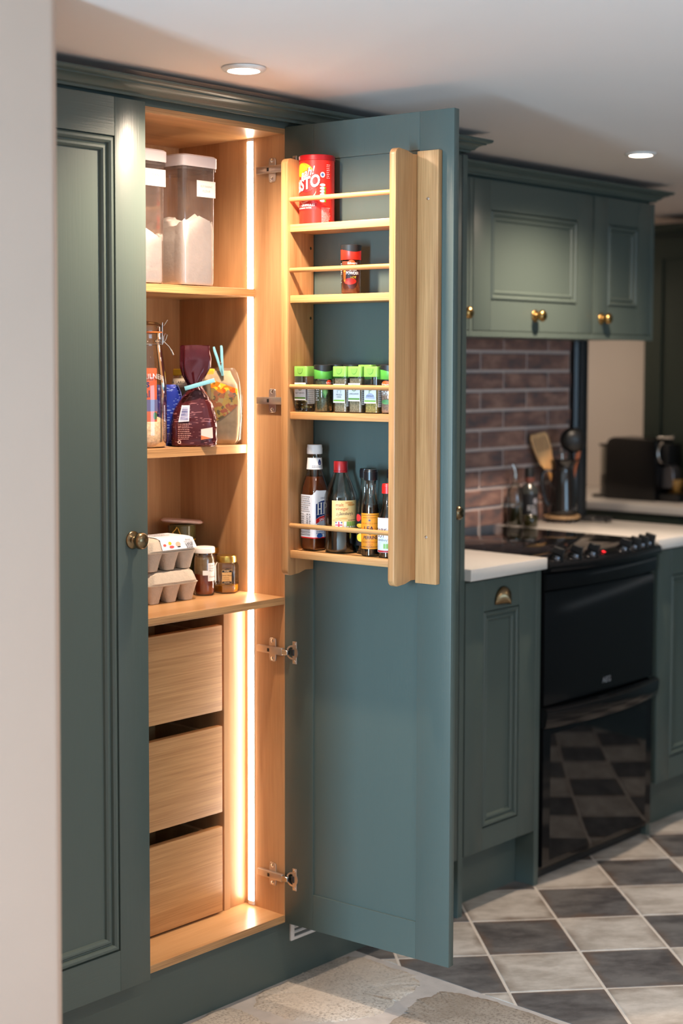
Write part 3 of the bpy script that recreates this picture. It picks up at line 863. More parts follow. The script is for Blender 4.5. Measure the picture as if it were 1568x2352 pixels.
m = MB(); m.box(.9795, 1.0005, -.022, .57, -.002, .8925); m.build('end_panel', M_GREEN, bu, bevel=.001, seg=1)
bd = panel_door(bu, .657, .9785, .1570, .8870, -.0220, .0215, .080, .084, .060)
cup_handle(.820, -.0220, .8170, bd)
bu = thing('base_cabinet', 'sage green base unit with cup pull on the right of the cooker', 'cabinet', (1.83, .27, 0))
m = MB(); m.box(1.623, 2.02, 0.0, .57, .156, .8925); m.build('carcass', M_GREEN, bu)
m = MB(); m.box(1.6005, 1.6215, -.012, .57, -.002, .8925); m.build('end_panel', M_GREEN, bu, bevel=.001, seg=1)
bd = panel_door(bu, 1.634, 2.018, .1560, .8870, -.0220, .0215, .080, .084, .070)
cup_handle(1.826, -.0220, .8170, bd)
def worktop(x0, x1, label):
    m = MB(); m.box(x0, x1, -.042, .594, .8935, .9250)
    tag(m.build('worktop', M_WTOP, bevel=.0018, seg=2), label, 'worktop', 'white worktops of the cooker run')
worktop(.6525, 1.0010, 'short white worktop between the tall cupboard and the cooker')
worktop(1.6000, 2.0220, 'white worktop right of the cooker with jug and bottles on it')

# ---- wall cabinets -----------------------------------------------------------
def wall_cab(x0, x1, dx0, dx1, label, kx):
    t = thing('wall_cabinet', label, 'cabinet', ((x0 + x1) / 2, .4, 1.54), group='wall cabinets over the cooker run')
    m = MB(); m.box(x0, x1, .2415, .594, 1.5400, 1.9870); m.build('carcass', M_GREEN, t)
    m = MB(); m.box(x0, x1, .2205, .2410, 1.5370, 1.5535); m.build('pelmet', M_GREENX, t, bevel=.0008, seg=1)
    if dx1 < x1 - .008:
        m = MB(); m.box(dx1 + .002, x1, .2205, .2410, 1.5540, 1.9870); m.build('end_panel', M_GREEN, t, bevel=.0008, seg=1)
    if dx0 > x0 + .006:
        m = MB(); m.box(x0, dx0 - .002, .2205, .2410, 1.5540, 1.9870); m.build('end_panel', M_GREEN, t, bevel=.0008, seg=1)
    d = panel_door(t, dx0, dx1, 1.5555, 1.9860, .2200, .0210, .084, .084, .087)
    knob(kx, .2200, 1.603, d, M_BRASS_B)
wall_cab(.6525, .9800, .656, .9780, 'sage green wall cabinet mostly hidden behind the tall cupboard', .944)
wall_cab(.9805, 1.6170, .9985, 1.6150, 'wide sage green wall cabinet directly above the cooker with centre brass knob', 1.3045)
wall_cab(1.6175, 1.9860, 1.6220, 1.9690, 'right-hand sage green wall cabinet with brass knob at its lower left corner', 1.6690)

# ---- cooker -------------------------------------------------------------------
ck = thing('cooker', 'freestanding glossy black electric double oven cooker between the green base units', 'cooker', (1.3, .27, 0))
CX0, CX1 = 1.0055, 1.5965
CXC, CHW = (CX0 + CX1) / 2, (CX1 - CX0) / 2
m = MB(); m.box(CX0, CX1, -.012, .565, .030, .900); m.build('body', M_BLACK, ck, bevel=.002, seg=1)
m = MB(); m.box(CX0 - .002, CX1 + .0015, .020, .575, .9010, .9262); m.build('hob', M_BLKGLASS, ck, bevel=.0015, seg=2)
def bowed(prof, x0, x1, bow, n=24):
    """profile of (y, z) points swept along x and bowed out towards -y"""
    vs = []; fs = []; k = len(prof)
    for i in range(n + 1):
        x = x0 + (x1 - x0) * i / n
        b = bow * (1 - ((x - (x0 + x1) / 2) / ((x1 - x0) / 2)) ** 2)
        for y, z in prof: vs.append((x, y - b * (1 if y < 0.0 else 0), z))
    for i in range(n):
        for j in range(k): fs.append((i * k + j, i * k + (j + 1) % k, (i + 1) * k + (j + 1) % k, (i + 1) * k + j))
    fs.append(tuple(range(k - 1, -1, -1))); fs.append(tuple(n * k + j for j in range(k)))
    return MB().add(vs, fs)
m = bowed([(.020, .9262), (-.004, .9255), (-.040, .9130), (-.050, .9060), (-.0535, .8960), (-.0500, .8850), (-.036, .8800), (.020, .8800)], CX0 - .001, CX1 + .001, .034)
fas = m.build('control_panel', M_BLACK, ck, smooth=40)
def bow_at(x, b=.034): return b * (1 - ((x - CXC) / CHW) ** 2)
for kx in (1.052, 1.127, 1.202, 1.368, 1.432, 1.487, 1.541):
    yk = -.026 - bow_at(kx); zk = .9185
    tilt = Matrix.Translation((kx, yk, zk)) @ Matrix.Rotation(math.radians(24), 4, 'X')
    m = MB(); m.lathe([(.0215, -.002), (.0215, .0025), (.0190, .0050), (.0165, .0130), (0, .0135)], n=24); m.xf(tilt)
    kb = m.build('control_knob', plain('smoked_chrome', (.10, .10, .11, 1), .22, metal=1) if 'smoked_chrome' not in bpy.data.materials else bpy.data.materials['smoked_chrome'], fas, smooth=35)
    m = MB(); m.prism([(-.017, .011), (.019, .011), (.0175, .030), (-.013, .034)], 'x', -.0055, .0055); m.xf(tilt @ Matrix.Rotation(math.radians(20), 4, 'Z')); m.build('knob_grip', M_BLKMATT, fas, bevel=.0012, seg=1)
m = MB(); xk = 1.285; yk = -.026 - bow_at(xk)
m.box(-.030, .030, -.012, .012, 0, .0016); m.xf(Matrix.Translation((xk, yk, .9190)) @ Matrix.Rotation(math.radians(20), 4, 'X')); m.build('timer_display', M_BLKGLASS, fas, bevel=.0006, seg=1)
m = MB(); m.box(-.006, .004, -.005, .003, .0016, .0024); m.xf(Matrix.Translation((xk - .028, yk, .9195)) @ Matrix.Rotation(math.radians(20), 4, 'X'))
m.build('indicator_light', plain('red_indicator', (0.6, 0.01, 0.01, 1), 0.4, emit=(1, 0.02, 0.03, 1), es=2.2), fas)
m = bowed([(-.012, .8785), (-.034, .8770), (-.038, .8680), (-.036, .8330), (-.030, .8290), (-.012, .8290)], CX0 + .002, CX1 - .002, .020)
m.build('grill_front', M_BLACK, ck, smooth=40)
# main oven door
m = bowed([(-.0125, .8260), (-.0270, .8250), (-.0295, .8200), (-.0295, .5060), (-.0125, .5040)], CX0 + .004, CX1 - .004, .006)
md = m.build('oven_door', M_BLACK, ck, smooth=30)
m = bowed([(-.0290, .8120), (-.0302, .8120), (-.0302, .6080), (-.0290, .6080)], 1.078, 1.556, .0052)
m.build('oven_window', M_WINDOW, md, smooth=30)
lettering('AEG', .024, flat((1.322, -.0362, .5350), (1, 0, 0), (0, 0, 1)), plain('grey_logo_print', S(150, 152, 158), 0.4), md, name='logo', bold=.01)
# lower oven door with its bowed handle
m = bowed([(-.0125, .4380), (-.0270, .4360), (-.0290, .4310), (-.0290, .0500), (-.0270, .0450), (-.0125, .0450)], CX0 + .004, CX1 - .004, .004)
lo = m.build('oven_door', M_BLACK, ck, smooth=30)
m = bowed([(-.0290, .4200), (-.0302, .4200), (-.0302, .0600), (-.0290, .0600)], CX0 + .038, CX1 - .038, .0036)
m.build('oven_window', M_BLKGLASS, lo, smooth=30)
m = bowed([(-.0125, .5000), (-.0360, .4990), (-.0440, .4930), (-.0450, .4840), (-.0400, .4480), (-.0340, .4420), (-.0125, .4420)], CX0 - .001, CX1 + .012, .034)
m.build('door_handle', M_BLACK, ck, smooth=40)
m = MB(); m.box(CX0 + .012, CX1 - .012, .0, .02, .006, .046); m.build('kick_strip', M_BLKMATT, ck)
for x in (CX0 + .03, CX1 - .03):
    for y in (.02, .53):
        m = MB(); m.lathe([(.014, -.001), (.014, .006), (.007, .008), (.007, .032)], (x, y), 14); m.build('foot', M_CHROME, ck, smooth=40)

# ---- far counter and dresser ---------------------------------------------------
fc = thing('counter_cabinet', 'dark green base unit under the far counter with the coffee machine', 'cabinet', (2.9, .2, 0))
m = MB(); m.box(2.645, 3.195, -1.2, 1.595, .12, .8925); m.build('carcass', M_GREEN_D, fc)
for y0 in (-1.18, -.63, -.08, .47, 1.02):
    m = MB(); m.box(2.625, 2.6445, y0, y0 + .545, .13, .885); m.build('door', M_GREEN_D, fc, bevel=.001, seg=1)
m = MB(); m.box(2.70, 3.195, -1.2, 1.595, -.002, .12); m.build('plinth', M_GREEN_D, fc)
m = MB(); m.box(2.600, 3.198, -1.2, 1.597, .8935, .9250)
tag(m.build('worktop', M_WTOP, bevel=.0018, seg=2), 'pale worktop of the far counter carrying the coffee machine', 'worktop')
dr = thing('dresser_cabinet', 'tall dark green dresser cabinet standing on the far counter', 'cabinet', (3.04, .1, .925))
m = MB(); m.box(2.905, 3.197, -1.0, .792, .9252, 1.985); m.build('carcass', M_GREEN_D, dr)
for y1 in (.790, .345, -.10, -.545):
    m = MB(); y0 = y1 - .440
    m.box(2.884, 2.904, y0, y0 + .075, .93, 1.955); m.box(2.884, 2.904, y1 - .075, y1, .93, 1.955); m.box(2.884, 2.904, y0 + .075, y1 - .075, 1.875, 1.955); m.box(2.884, 2.904, y0 + .075, y1 - .075, .93, 1.01)
    m.box(2.893, 2.902, y0 + .07, y1 - .07, 1.0, 1.88); m.build('door', M_GREEN_D, dr)
m = MB(); m.box(2.870, 3.197, -1.01, .800, 1.985, 2.012); m.build('cornice', M_GREEN_D, dr, bevel=.003, seg=1)

# ================================================================== SPICE RACK ON THE OPEN DOOR
rack = thing('door_rack', 'oak spice rack with four railed shelves screwed to the open pantry door', 'rack', tuple(RK(.22, .05, .988)), DROT, worldverts=False)
def rk(mb):
    """rack parts are given as (u, off, z); turn them into the rack's own frame"""
    mb.v = [(p[0] - .22, .05 - p[1], p[2] - .988) for p in mb.v]
    return mb
def side_profile(z0, z1):
    pts = [(.0008, z0 + .006), (.030, z0 + .0075), (.052, z0 + .002)]
    for k in range(7):
        a = -PI / 2 + k * (PI / 2) / 6
        pts.append((.081 + .014 * math.cos(a), z0 + .014 + .014 * math.sin(a)))
    for k in range(7):
        a = k * (PI / 2) / 6
        pts.append((.081 + .014 * math.cos(a), z1 - .014 + .014 * math.sin(a)))
    pts += [(.052, z1 - .002), (.030, z1 - .0075), (.0008, z1 - .006)]
    return pts
for u0, u1 in ((.0665, .0845), (.3555, .3715)):
    m = MB(); m.prism(side_profile(.9885, 1.9065), 'x', u0, u1)
    rk(m).build('side_board', M_OAKZ, rack, bevel=.0012, seg=2)
for u0, u1 in ((.3718, .4250), (.0295, .0662)):
    if u0 < .1: 
        continue
    m = MB(); m.box(u0, u1, .0006, .0160, .9890, 1.9060); bt = rk(m).build('batten', M_OAKZ, rack, bevel=.0010, seg=2)
    for zz in (1.8055, 1.0895):
        mm = MB(); mm.lathe([(0, .0008), (.002, .0012), (.0034, .0004), (.0036, 0)], n=14)
        mm.xf(Matrix.Rotation(PI / 2, 4, 'X'))
        mm.v = [(p[0] + (u0 + u1) / 2 + .0005, .0160 - p[1], p[2] + zz) for p in mm.v]
        rk(mm).build('screw', M_CHROME, bt, smooth=40)
SHELF_Z = (1.7625, 1.6080, 1.3525, 1.0445)
RAIL_Z = (1.8165, 1.6630, 1.4080, 1.1005)
for zt in SHELF_Z:
    m = MB(); m.box(.0846, .3554, .0008, .0860, zt - .0165, zt); rk(m).build('shelf', M_OAKX, rack, bevel=.0010, seg=2)
for zr in RAIL_Z:
    m = MB(); m.tube([(.0846, .0840, zr), (.22, .0840, zr), (.3554, .0840, zr)], .0054, 14); rk(m).build('rail', M_OAKX, rack, smooth=50)
for zz in (1.715, 1.560):
    mm = MB(); mm.lathe([(0, .0004), (.0032, .0004), (.0036, 0)], n=12); mm.xf(Matrix.Rotation(PI / 2, 4, 'Y')); mm.v = [(p[0] + .0845, .012 + p[1], p[2] + zz) for p in mm.v]
    rk(mm).build('screw', M_BRASS, rack)

# ---- helpers for packaging --------------------------------------------------
COLORS = {}
def ink(r, g, b, rough=0.5):
    k = (r, g, b, rough)
    if k not in COLORS: COLORS[k] = plain('print_%d_%d_%d' % (r, g, b), S(r, g, b), rough, var=0.02)
    return COLORS[k]
M_GLASS = thin_glass('clear_jar_glass', (0.97, 0.98, 0.97), 0.12)
M_GLASS2 = thin_glass('clear_bottle_glass', (0.86, 0.88, 0.85), 0.16)
M_PLASTIC = thin_glass('clear_food_plastic', (0.96, 0.93, 0.92), 0.10, 0.05, haze=0.07, hazecol=S(225, 200, 188))
def rk_item(name, label, cat, u, off, zi, rot=0.0, group=None):
    return thing(name, label, cat, tuple(RK(u, off, SHELF_Z[zi] + .0004)), DROT + rot, group, worldverts=False)
def patch_box(parent, name, mat, x0, x1, z0, z1, y, t=.0003):
    m = MB(); m.box(x0, x1, y - t, y, z0, z1); return m.build(name, mat, parent)
def lines(parent, fn, mat, x0, x1, z_top, n, dz, h, name='small_print', seed=1):
    """rows of fine print, drawn as broken dashes"""
    rnd = random.Random(seed); m = MB()
    for k in range(n):
        x = x0; z = z_top - k * dz
        end = x1 - rnd.uniform(0, (x1 - x0) * .25)
        while x < end - h:
            l = rnd.uniform(h * 1.2, h * 4.0); xe = min(x + l, end)
            b = len(m.v)
            m.add([fn(x, z), fn(xe, z), fn(xe, z + h), fn(x, z + h)], [(0, 1, 2, 3)])
            x = xe + h * .8
    o = m.build(name, mat, parent, fixn=False); o['kind'] = 'stuff'
    return o
def frontmap(y): return lambda x, z: (x, y, z)
def cylmap(r): return lambda x, z: (r * math.sin(x / r), -r * math.cos(x / r), z)

# ---- top shelf: red gravy drum ----------------------------------------------
M_RED = plain('glossy_red_card', S(226, 42, 32), 0.3, var=0.03)
M_REDL = plain('dark_red_lid', S(160, 20, 26), 0.3, var=0.03)
t = rk_item('gravy_tin', 'red drum of gravy granules with a dark red lid on the top rack shelf', 'tin', .1228, .0392, 0)
R = .0388
m = MB(); m.lathe([(0, .0), (R - .001, 0), (R, .001), (R, .138), (R - .0005, .1385)], n=48, cap=False); m.build('body', M_RED, t, smooth=40)
m = MB(); m.lathe([(R + .0006, .1372), (R + .0012, .1376), (R + .0012, .1474), (R - .0005, .1490), (R - .003, .1490), (R - .004, .1475), (0, .1475)], n=48, cap=False); m.build('lid', M_REDL, t, smooth=40)
rr = R + .0003
# orange sunburst, dark red disc, lettering, ribbon
def blob(fn, pts): 
    m = MB(); n = len(pts); cx = sum(p[0] for p in pts) / n; cz = sum(p[1] for p in pts) / n
    vs = [fn(cx, cz)]
    rings = 5
    for k in range(1, rings + 1):
        vs += [fn(cx + (p[0] - cx) * k / rings, cz + (p[1] - cz) * k / rings) for p in pts]
    fs = [(0, 1 + i, 1 + (i + 1) % n) for i in range(n)]
    for k in range(rings - 1):
        for i in range(n): fs.append((1 + k * n + i, 1 + k * n + (i + 1) % n, 1 + (k + 1) * n + (i + 1) % n, 1 + (k + 1) * n + i))
    return m.add(vs, fs)
def ell(cx, cz, rx, rz, n=32, a0=0.0, a1=2 * PI): return [(cx + rx * math.cos(a0 + (a1 - a0) * i / n), cz + rz * math.sin(a0 + (a1 - a0) * i / n)) for i in range(n)]
c0 = cylmap(rr); c1 = cylmap(rr + .0002); c2 = cylmap(rr + .0004); c3 = cylmap(rr + .0006); c4 = cylmap(rr + .0008)
blob(c0, ell(-.012, .108, .030, .024)).build('sunburst', ink(240, 150, 20), t, fixn=False)
blob(c1, ell(-.016, .116, .020, .014)).build('sunburst', ink(250, 196, 40), t, fixn=False)
blob(c1, ell(.000, .094, .026, .026)).build('badge', ink(140, 24, 30), t, fixn=False)
lettering('aah!', .024, lambda x, y: c3(x + .002, .1095 + y + x * .28), ink(250, 244, 236), t, bold=.012, shear=.25, cuts=.004, sx=.9)
lettering('BISTO', .031, lambda x, y: c2(x - .003 + .0007, .0850 + y * 1.15 + (x) * .22 - .0007), ink(90, 14, 18), t, bold=.040, cuts=.004, sx=.86)
lettering('BISTO', .031, lambda x, y: c3(x - .003, .0850 + y * 1.15 + (x) * .22), ink(252, 246, 238), t, bold=.028, cuts=.004, sx=.86)
rb = []
for k in range(40):
    q = k / 39.0
    rb.append((.018 + .010 * math.sin(q * 2.2 * PI + .6) - q * .040, .066 - q * .030 + .007 * math.cos(q * 2.4 * PI)))
m = MB()
for k in range(39):
    (xa, za), (xb, zb) = rb[k], rb[k + 1]; wv = .0022 * (1 - .5 * k / 39)
    m.add([c2(xa, za - wv), c2(xb, zb - wv), c2(xb, zb + wv), c2(xa, za + wv)], [(0, 1, 2, 3)])
m.build('ribbon', ink(246, 150, 130), t, fixn=False)
cyl_patch(MB(), rr + .0001, -.9, .62, .030, .0435).build('band', ink(196, 22, 28), t, fixn=False)
lettering('GRAVY GRANULES', .0072, lambda x, y: c2(x - .009, .0398 + y), ink(250, 236, 230), t, bold=.01, cuts=.004)
lettering('JUST ADD BOILING WATER', .0042, lambda x, y: c2(x - .012, .0338 + y), ink(250, 236, 230), t, cuts=.004)
m = blob(c1, ell(.0385, .1050, .0055, .0060)); m.build('roundel', ink(210, 206, 205), t, fixn=False)
m = blob(c2, ell(.0385, .1050, .0030, .0033)); m.build('roundel', ink(70, 90, 140), t, fixn=False)
for k in range(6):
    z = .0830 - k * .0068
    blob(c1, ell(.0385, z, .0062, .0030)).build('nutrition_badge', ink(236, 230, 224), t, fixn=False)
    if k > 0: cyl_patch(MB(), rr + .0004, .0420 / rr, .0455 / rr, z - .0028, z + .0028, 3).build('nutrition_badge', ink(96, 140, 40), t, fixn=False)
lines(t, c1, ink(246, 220, 214), .048, .058, .126, 8, .0040, .0012, seed=3)
lines(t, c1, ink(246, 220, 214), .036, .060, .0330, 13, .0026, .0010, seed=4)

# ---- second shelf: chilli powder ---------------------------------------------
def round_spice(t, lidcol, contents, r=.0205, h=.066, lid_h=.027, dip=True, level=None):
    m = MB(); m.lathe([(0, .0), (r - .003, 0), (r, .003), (r, h - .004), (r - .003, h)], n=32, cap=False); m.build('glass', M_GLASS, t, smooth=50)
    lv = level or h - .006
    m = MB(); m.lathe([(0, .0020), (r - .0040, .0020), (r - .0018, .0045), (r - .0018, lv), (0, lv + .002)], n=28, cap=False); m.build('contents', contents, t, smooth=50)
    m = MB(); m.lathe([(r + .0006, h - .006), (r + .0010, h - .0055), (r + .0010, h + lid_h * .62), (r - .002, h + lid_h * .64), (0, h + lid_h * .64)], n=36, cap=False)
    lid = m.build('lid', lidcol, t, smooth=40)
    # black flip top with its curved lower edge
    vs = []; fs = []; n = 36
    for i in range(n):
        a = 2 * PI * i / n
        d = .0050 * max(0, math.cos(a - .95)) ** 2
        vs += [((r + .0013) * math.sin(a), -(r + .0013) * math.cos(a), h + lid_h * .60 - d), ((r + .0013) * math.sin(a), -(r + .0013) * math.cos(a), h + lid_h - .001), ((r - .001) * math.sin(a), -(r - .001) * math.cos(a), h + lid_h)]
    for i in range(n):
        j = (i + 1) % n
        fs += [(i * 3, j * 3, j * 3 + 1, i * 3 + 1), (i * 3 + 1, j * 3 + 1, j * 3 + 2, i * 3 + 2)]
    fs.append(tuple(i * 3 + 2 for i in range(n)))
    MB().add(vs, fs).build('flip_top', M_BLKMATT, lid, smooth=40)
M_CHILLI = plain('chilli_powder', S(120, 50, 20), 0.8, var=0.3, vs=400)
t = rk_item('spice_jar', 'round jar of chilli powder with red and black lid alone on its shelf', 'jar', .2240, .0500, 1)
round_spice(t, ink(226, 44, 28, .35), M_CHILLI, r=.0212, h=.0790, lid_h=.0265, level=.070)
f1 = cylmap(.0216); f2 = cylmap(.0218); f3 = cylmap(.0220)
blob(f1, ell(.0165, .0400, .0150, .0300)).build('label', ink(60, 18, 14), t, fixn=False)
blob(f2, ell(.0150, .0650, .0085, .0075)).build('label', ink(226, 70, 24), t, fixn=False)
blob(f2, ell(.0120, .0270, .0140, .0070)).build('chilli_print', ink(206, 40, 24), t, fixn=False)
blob(f2, ell(-.0010, .0400, .0035, .0140)).build('chilli_print', ink(232, 120, 40), t, fixn=False)
lettering('Schwartz', .0062, lambda x, y: f3(x + .0170, .0655 + y), ink(250, 246, 240), t, shear=.2, cuts=.003)
lettering('CHILLI', .0072, lambda x, y: f3(x + .0185, .0520 + y), ink(250, 246, 240), t, bold=.015, cuts=.003, sx=.85)
lettering('POWDER', .0088, lambda x, y: f3(x + .0175, .0440 + y), ink(250, 246, 240), t, bold=.02, cuts=.003, sx=.80)
lettering('HOT', .0062, lambda x, y: f3(x + .0190, .0350 + y), ink(214, 176, 50), t, bold=.02, cuts=.003)
lines(t, f2, ink(236, 226, 220), -.0200, -.0090, .0640, 12, .0036, .0014, seed=6)

# ---- third shelf: green-lidded herb jars ---------------------------------------
M_HERB = plain('dried_herb', S(158, 136, 104), 0.85, var=0.45, vs=420)
M_HERB2 = plain('dried_parsley', S(176, 150, 84), 0.85, var=0.45, vs=420)
M_BAY = plain('dried_bay_leaf', S(196, 176, 110), 0.7, var=0.25, vs=60)
M_DARKHERB = plain('dark_dried_herb', S(96, 96, 66), 0.85, var=0.5, vs=300)
M_LIME = plain('lime_green_lid', S(122, 172, 78), 0.38, var=0.02)
M_GREENLID = plain('bright_green_lid', S(96, 180, 70), 0.35, var=0.02)
def square_spice(label, u, off, letter, word, word2, contents, level, label_z=(.0255, .0640), rot=0.0, mauve=False):
    t = rk_item('herb_jar', label, 'jar', u, off, 2, rot, 'green-lidded herb jars on the third rack shelf')
    w_ = .0178
    m = MB(); m.loft([(w_ - .002, w_ - .002, 0, 6), (w_, w_, .002, 8), (w_, w_, .0790, 8), (w_ - .002, w_ - .002, .0805, 8)], n=48); m.build('glass', M_GLASS, t, smooth=40)
    if level:
        m = MB(); m.loft([(w_ - .0022, w_ - .0022, .0022, 8), (w_ - .0022, w_ - .0022, level, 8)], n=40); m.build('contents', contents, t, smooth=40)
    else:
        m = MB()
        rnd = random.Random(5)
        for k in range(9):
            a = rnd.uniform(0, PI); zc = .006 + rnd.uniform(0, .016)
            st = len(m.v)
            m.add([(-.012, 0, 0), (-.004, .0045, .002), (.006, .0045, .002), (.013, 0, 0), (.006, -.0045, .0005), (-.004, -.0045, .0005)], [(0, 1, 2, 3, 4, 5)])
            m.xf(Matrix.Translation((0, rnd.uniform(-.004, .004), zc)) @ Matrix.Rotation(a, 4, 'Z') @ Matrix.Rotation(rnd.uniform(-.7, .7), 4, 'X'), st)
        o = m.build('bay_leaf', M_BAY, t); o['kind'] = 'stuff'
    m = MB(); m.loft([(w_ + .0012, w_ + .0012, .0780, 7), (w_ + .0012, w_ + .0012, .0985, 7), (w_ + .0004, w_ + .0004, .1000, 7)], n=48); lid = m.build('lid', M_LIME, t, smooth=35)
    # flip flap: a raised half disc on the front of the lid
    pts = [(-.0085, .0955)] + [(.0085 * math.cos(a), .0955 + .0115 * math.sin(a)) for a in [PI + PI * k / 12 for k in range(13)]] + [(.0085, .0955)]
    m = MB(); m.prism(pts[1:-1], 'y', -(w_ + .0018), -(w_ + .0008)); m.build('flap', M_LIME, lid)
    z0, z1 = label_z
    lb = patch_box(t, 'label', M_PAPER, -w_ + .0022, w_ - .0022, z0, z1, -w_ - .0001, .0004)
    y = -w_ - .0008
    patch_box(lb, 'label_band', ink(112, 160, 72), -w_ + .0030, w_ - .0030, z0 + .0030, z0 + .0066, y + .0002, .0002)
    if mauve: blob(lambda x, z: (x, y + .0001, z), ell(0, z0 + .0090, .0120, .0130, 24, 0, PI)).build('label_arch', ink(190, 192, 216), lb, fixn=False)
    lettering(letter, .0170, lambda x, q: (x, y - .0001, z0 + .0262 + q), ink(132, 150, 96) if letter != 'M' else ink(170, 180, 170), lb)
    lettering(word, .0052 if len(word) < 8 else .0047, lambda x, q: (x, y - .0001, z0 + (.0155 if not word2 else .0172) + q), ink(70, 70, 66), lb)
    if word2: lettering(word2, .0044, lambda x, q: (x, y - .0001, z0 + .0122 + q), ink(70, 70, 66), lb)
    lettering('TESCO', .0042, lambda x, q: (x, y - .0001, z1 - .0040 + q), ink(90, 90, 90), lb)
    # small back label on the side
    m = MB(); m.box(w_ + .0001, w_ + .0004, -w_ + .003, w_ - .003, z0 - .008, z1 - .004); sl = m.build('side_label', M_PAPER, t)
    lines(sl, lambda x, z: (w_ + .0006, x, z), M_GREYINK, -w_ + .0045, w_ - .006, z1 - .010, 9, .0042, .0012, seed=len(word))
    return t
square_spice('square jar of bay leaves with lime lid at the left end of the herb row', 0.1064, .0595, 'B', 'BAY LEAVES', None, M_BAY, None)
square_spice('square jar of mixed herbs with lime lid between two other herb jars', 0.2134, .0595, 'M', 'MIXED', 'HERBS', M_HERB, .0740, label_z=(.0215, .0620))
square_spice('square jar of oregano with half-round flap on its lime lid', 0.2534, .0595, 'O', 'OREGANO', None, M_HERB, .0745, label_z=(.0255, .0640))
square_spice('square jar of parsley with mauve arch label and lime lid', 0.2959, .0595, 'P', 'PARSLEY', None, M_HERB2, .0600, label_z=(.0215, .0600), mauve=True)
t = rk_item('herb_jar', 'round herb jar with two-tone green lid and feathery print second in the row', 'jar', .1545, .0560, 2, 0, 'green-lidded herb jars on the third rack shelf')
round_spice(t, M_GREENLID, M_DARKHERB, r=.0200, h=.0785, lid_h=.0250, level=.068)
q1 = cylmap(.0204); q2 = cylmap(.0206)
for k in range(9):
    a = -.9 + k * .22
    MB().add([q1(.016, .030), q1(.016 + .003 * math.cos(a), .0300 + .003), q1(.016 + .020 * math.sin(a) * .6, .030 + .026 * math.cos(a)), q1(.0155, .0310)], [(0, 1, 2, 3)]).build('frond_print', ink(86, 140, 84), t, fixn=False)
blob(q2, ell(.0270, .0640, .0070, .0065)).build('label', ink(226, 70, 30), t, fixn=False)
lettering('Schwartz', .0056, lambda x, y: cylmap(.0208)(x + .0290, .0640 + y), ink(250, 246, 240), t, cuts=.003)
lines(t, q1, ink(226, 226, 222), -.006, .0040, .0480, 6, .0045, .0020, seed=9)
t = rk_item('herb_jar', 'round jar of thyme with green lid at the right end of the herb row', 'jar', .3320, .0555, 2, 0, 'green-lidded herb jars on the third rack shelf')
round_spice(t, M_GREENLID, plain('dried_thyme', S(170, 134, 112), 0.85, var=0.4, vs=420), r=.0200, h=.0785, lid_h=.0250, level=.050)
blob(q1, ell(.0030, .0620, .0120, .0075)).build('label', ink(236, 90, 30), t, fixn=False)
lettering('Schwartz', .0072, lambda x, y: cylmap(.0208)(x + .0040, .0615 + y), ink(250, 246, 240), t, shear=.15, cuts=.003)
lettering('THYME', .0120, lambda x, y: q2(x + .0050, .0430 + y), ink(236, 236, 232), t, bold=.02, cuts=.003, sx=.75)
blob(q1, ell(.004, .0250, .0130, .0050)).build('sprig_print', ink(96, 150, 90), t, fixn=False)
# back row, only their lids show
for k, (u, kind, lab) in enumerate(((.1650, 0, 'black-topped herb jar behind the mixed herbs jar'), (.2080, 0, 'black-topped herb jar behind the oregano jar'), (.2520, 1, 'lime-lidded jar behind the parsley jar'), (.2960, 0, 'black-topped herb jar behind the thyme jar'))):
    if kind == 0:
        t = rk_item('herb_jar', lab, 'jar', u, .0205, 2, 0, 'herb jars in the back row of the third rack shelf')
        round_spice(t, M_GREENLID, M_DARKHERB, r=.0195, h=.0785, lid_h=.0260, level=.060)
    else:
        t = rk_item('herb_jar', lab, 'jar', u, .0200, 2, 0, 'herb jars in the back row of the third rack shelf')
        w_ = .0178
        m = MB(); m.loft([(w_, w_, 0, 8), (w_, w_, .0805, 8)], n=40); m.build('glass', M_GLASS, t, smooth=40)
        m = MB(); m.loft([(w_ - .002, w_ - .002, .002, 8), (w_ - .002, w_ - .002, .07, 8)], n=40); m.build('contents', M_HERB, t, smooth=40)
        m = MB(); m.loft([(w_ + .0012, w_ + .0012, .0780, 7), (w_ + .0012, w_ + .0012, .1020, 7), (w_ + .0004, w_ + .0004, .1035, 7)], n=40); m.build('lid', M_LIME, t, smooth=35)

# ---- bottom rack shelf: sauce bottles -------------------------------------------
M_BROWN = plain('brown_sauce', S(126, 64, 28), 0.25, var=0.12, vs=50, coat=0.6)
M_DARKLIQ = plain('dark_vinegar', (0.012, 0.006, 0.003, 1), 0.06, var=0.05, coat=0.5)
M_SOY = plain('dark_sauce_in_glass', (0.010, 0.006, 0.005, 1), 0.06, var=0.05, coat=0.5)
M_BLKCAP = plain('black_ribbed_cap', (0.010, 0.010, 0.012, 1), 0.3)
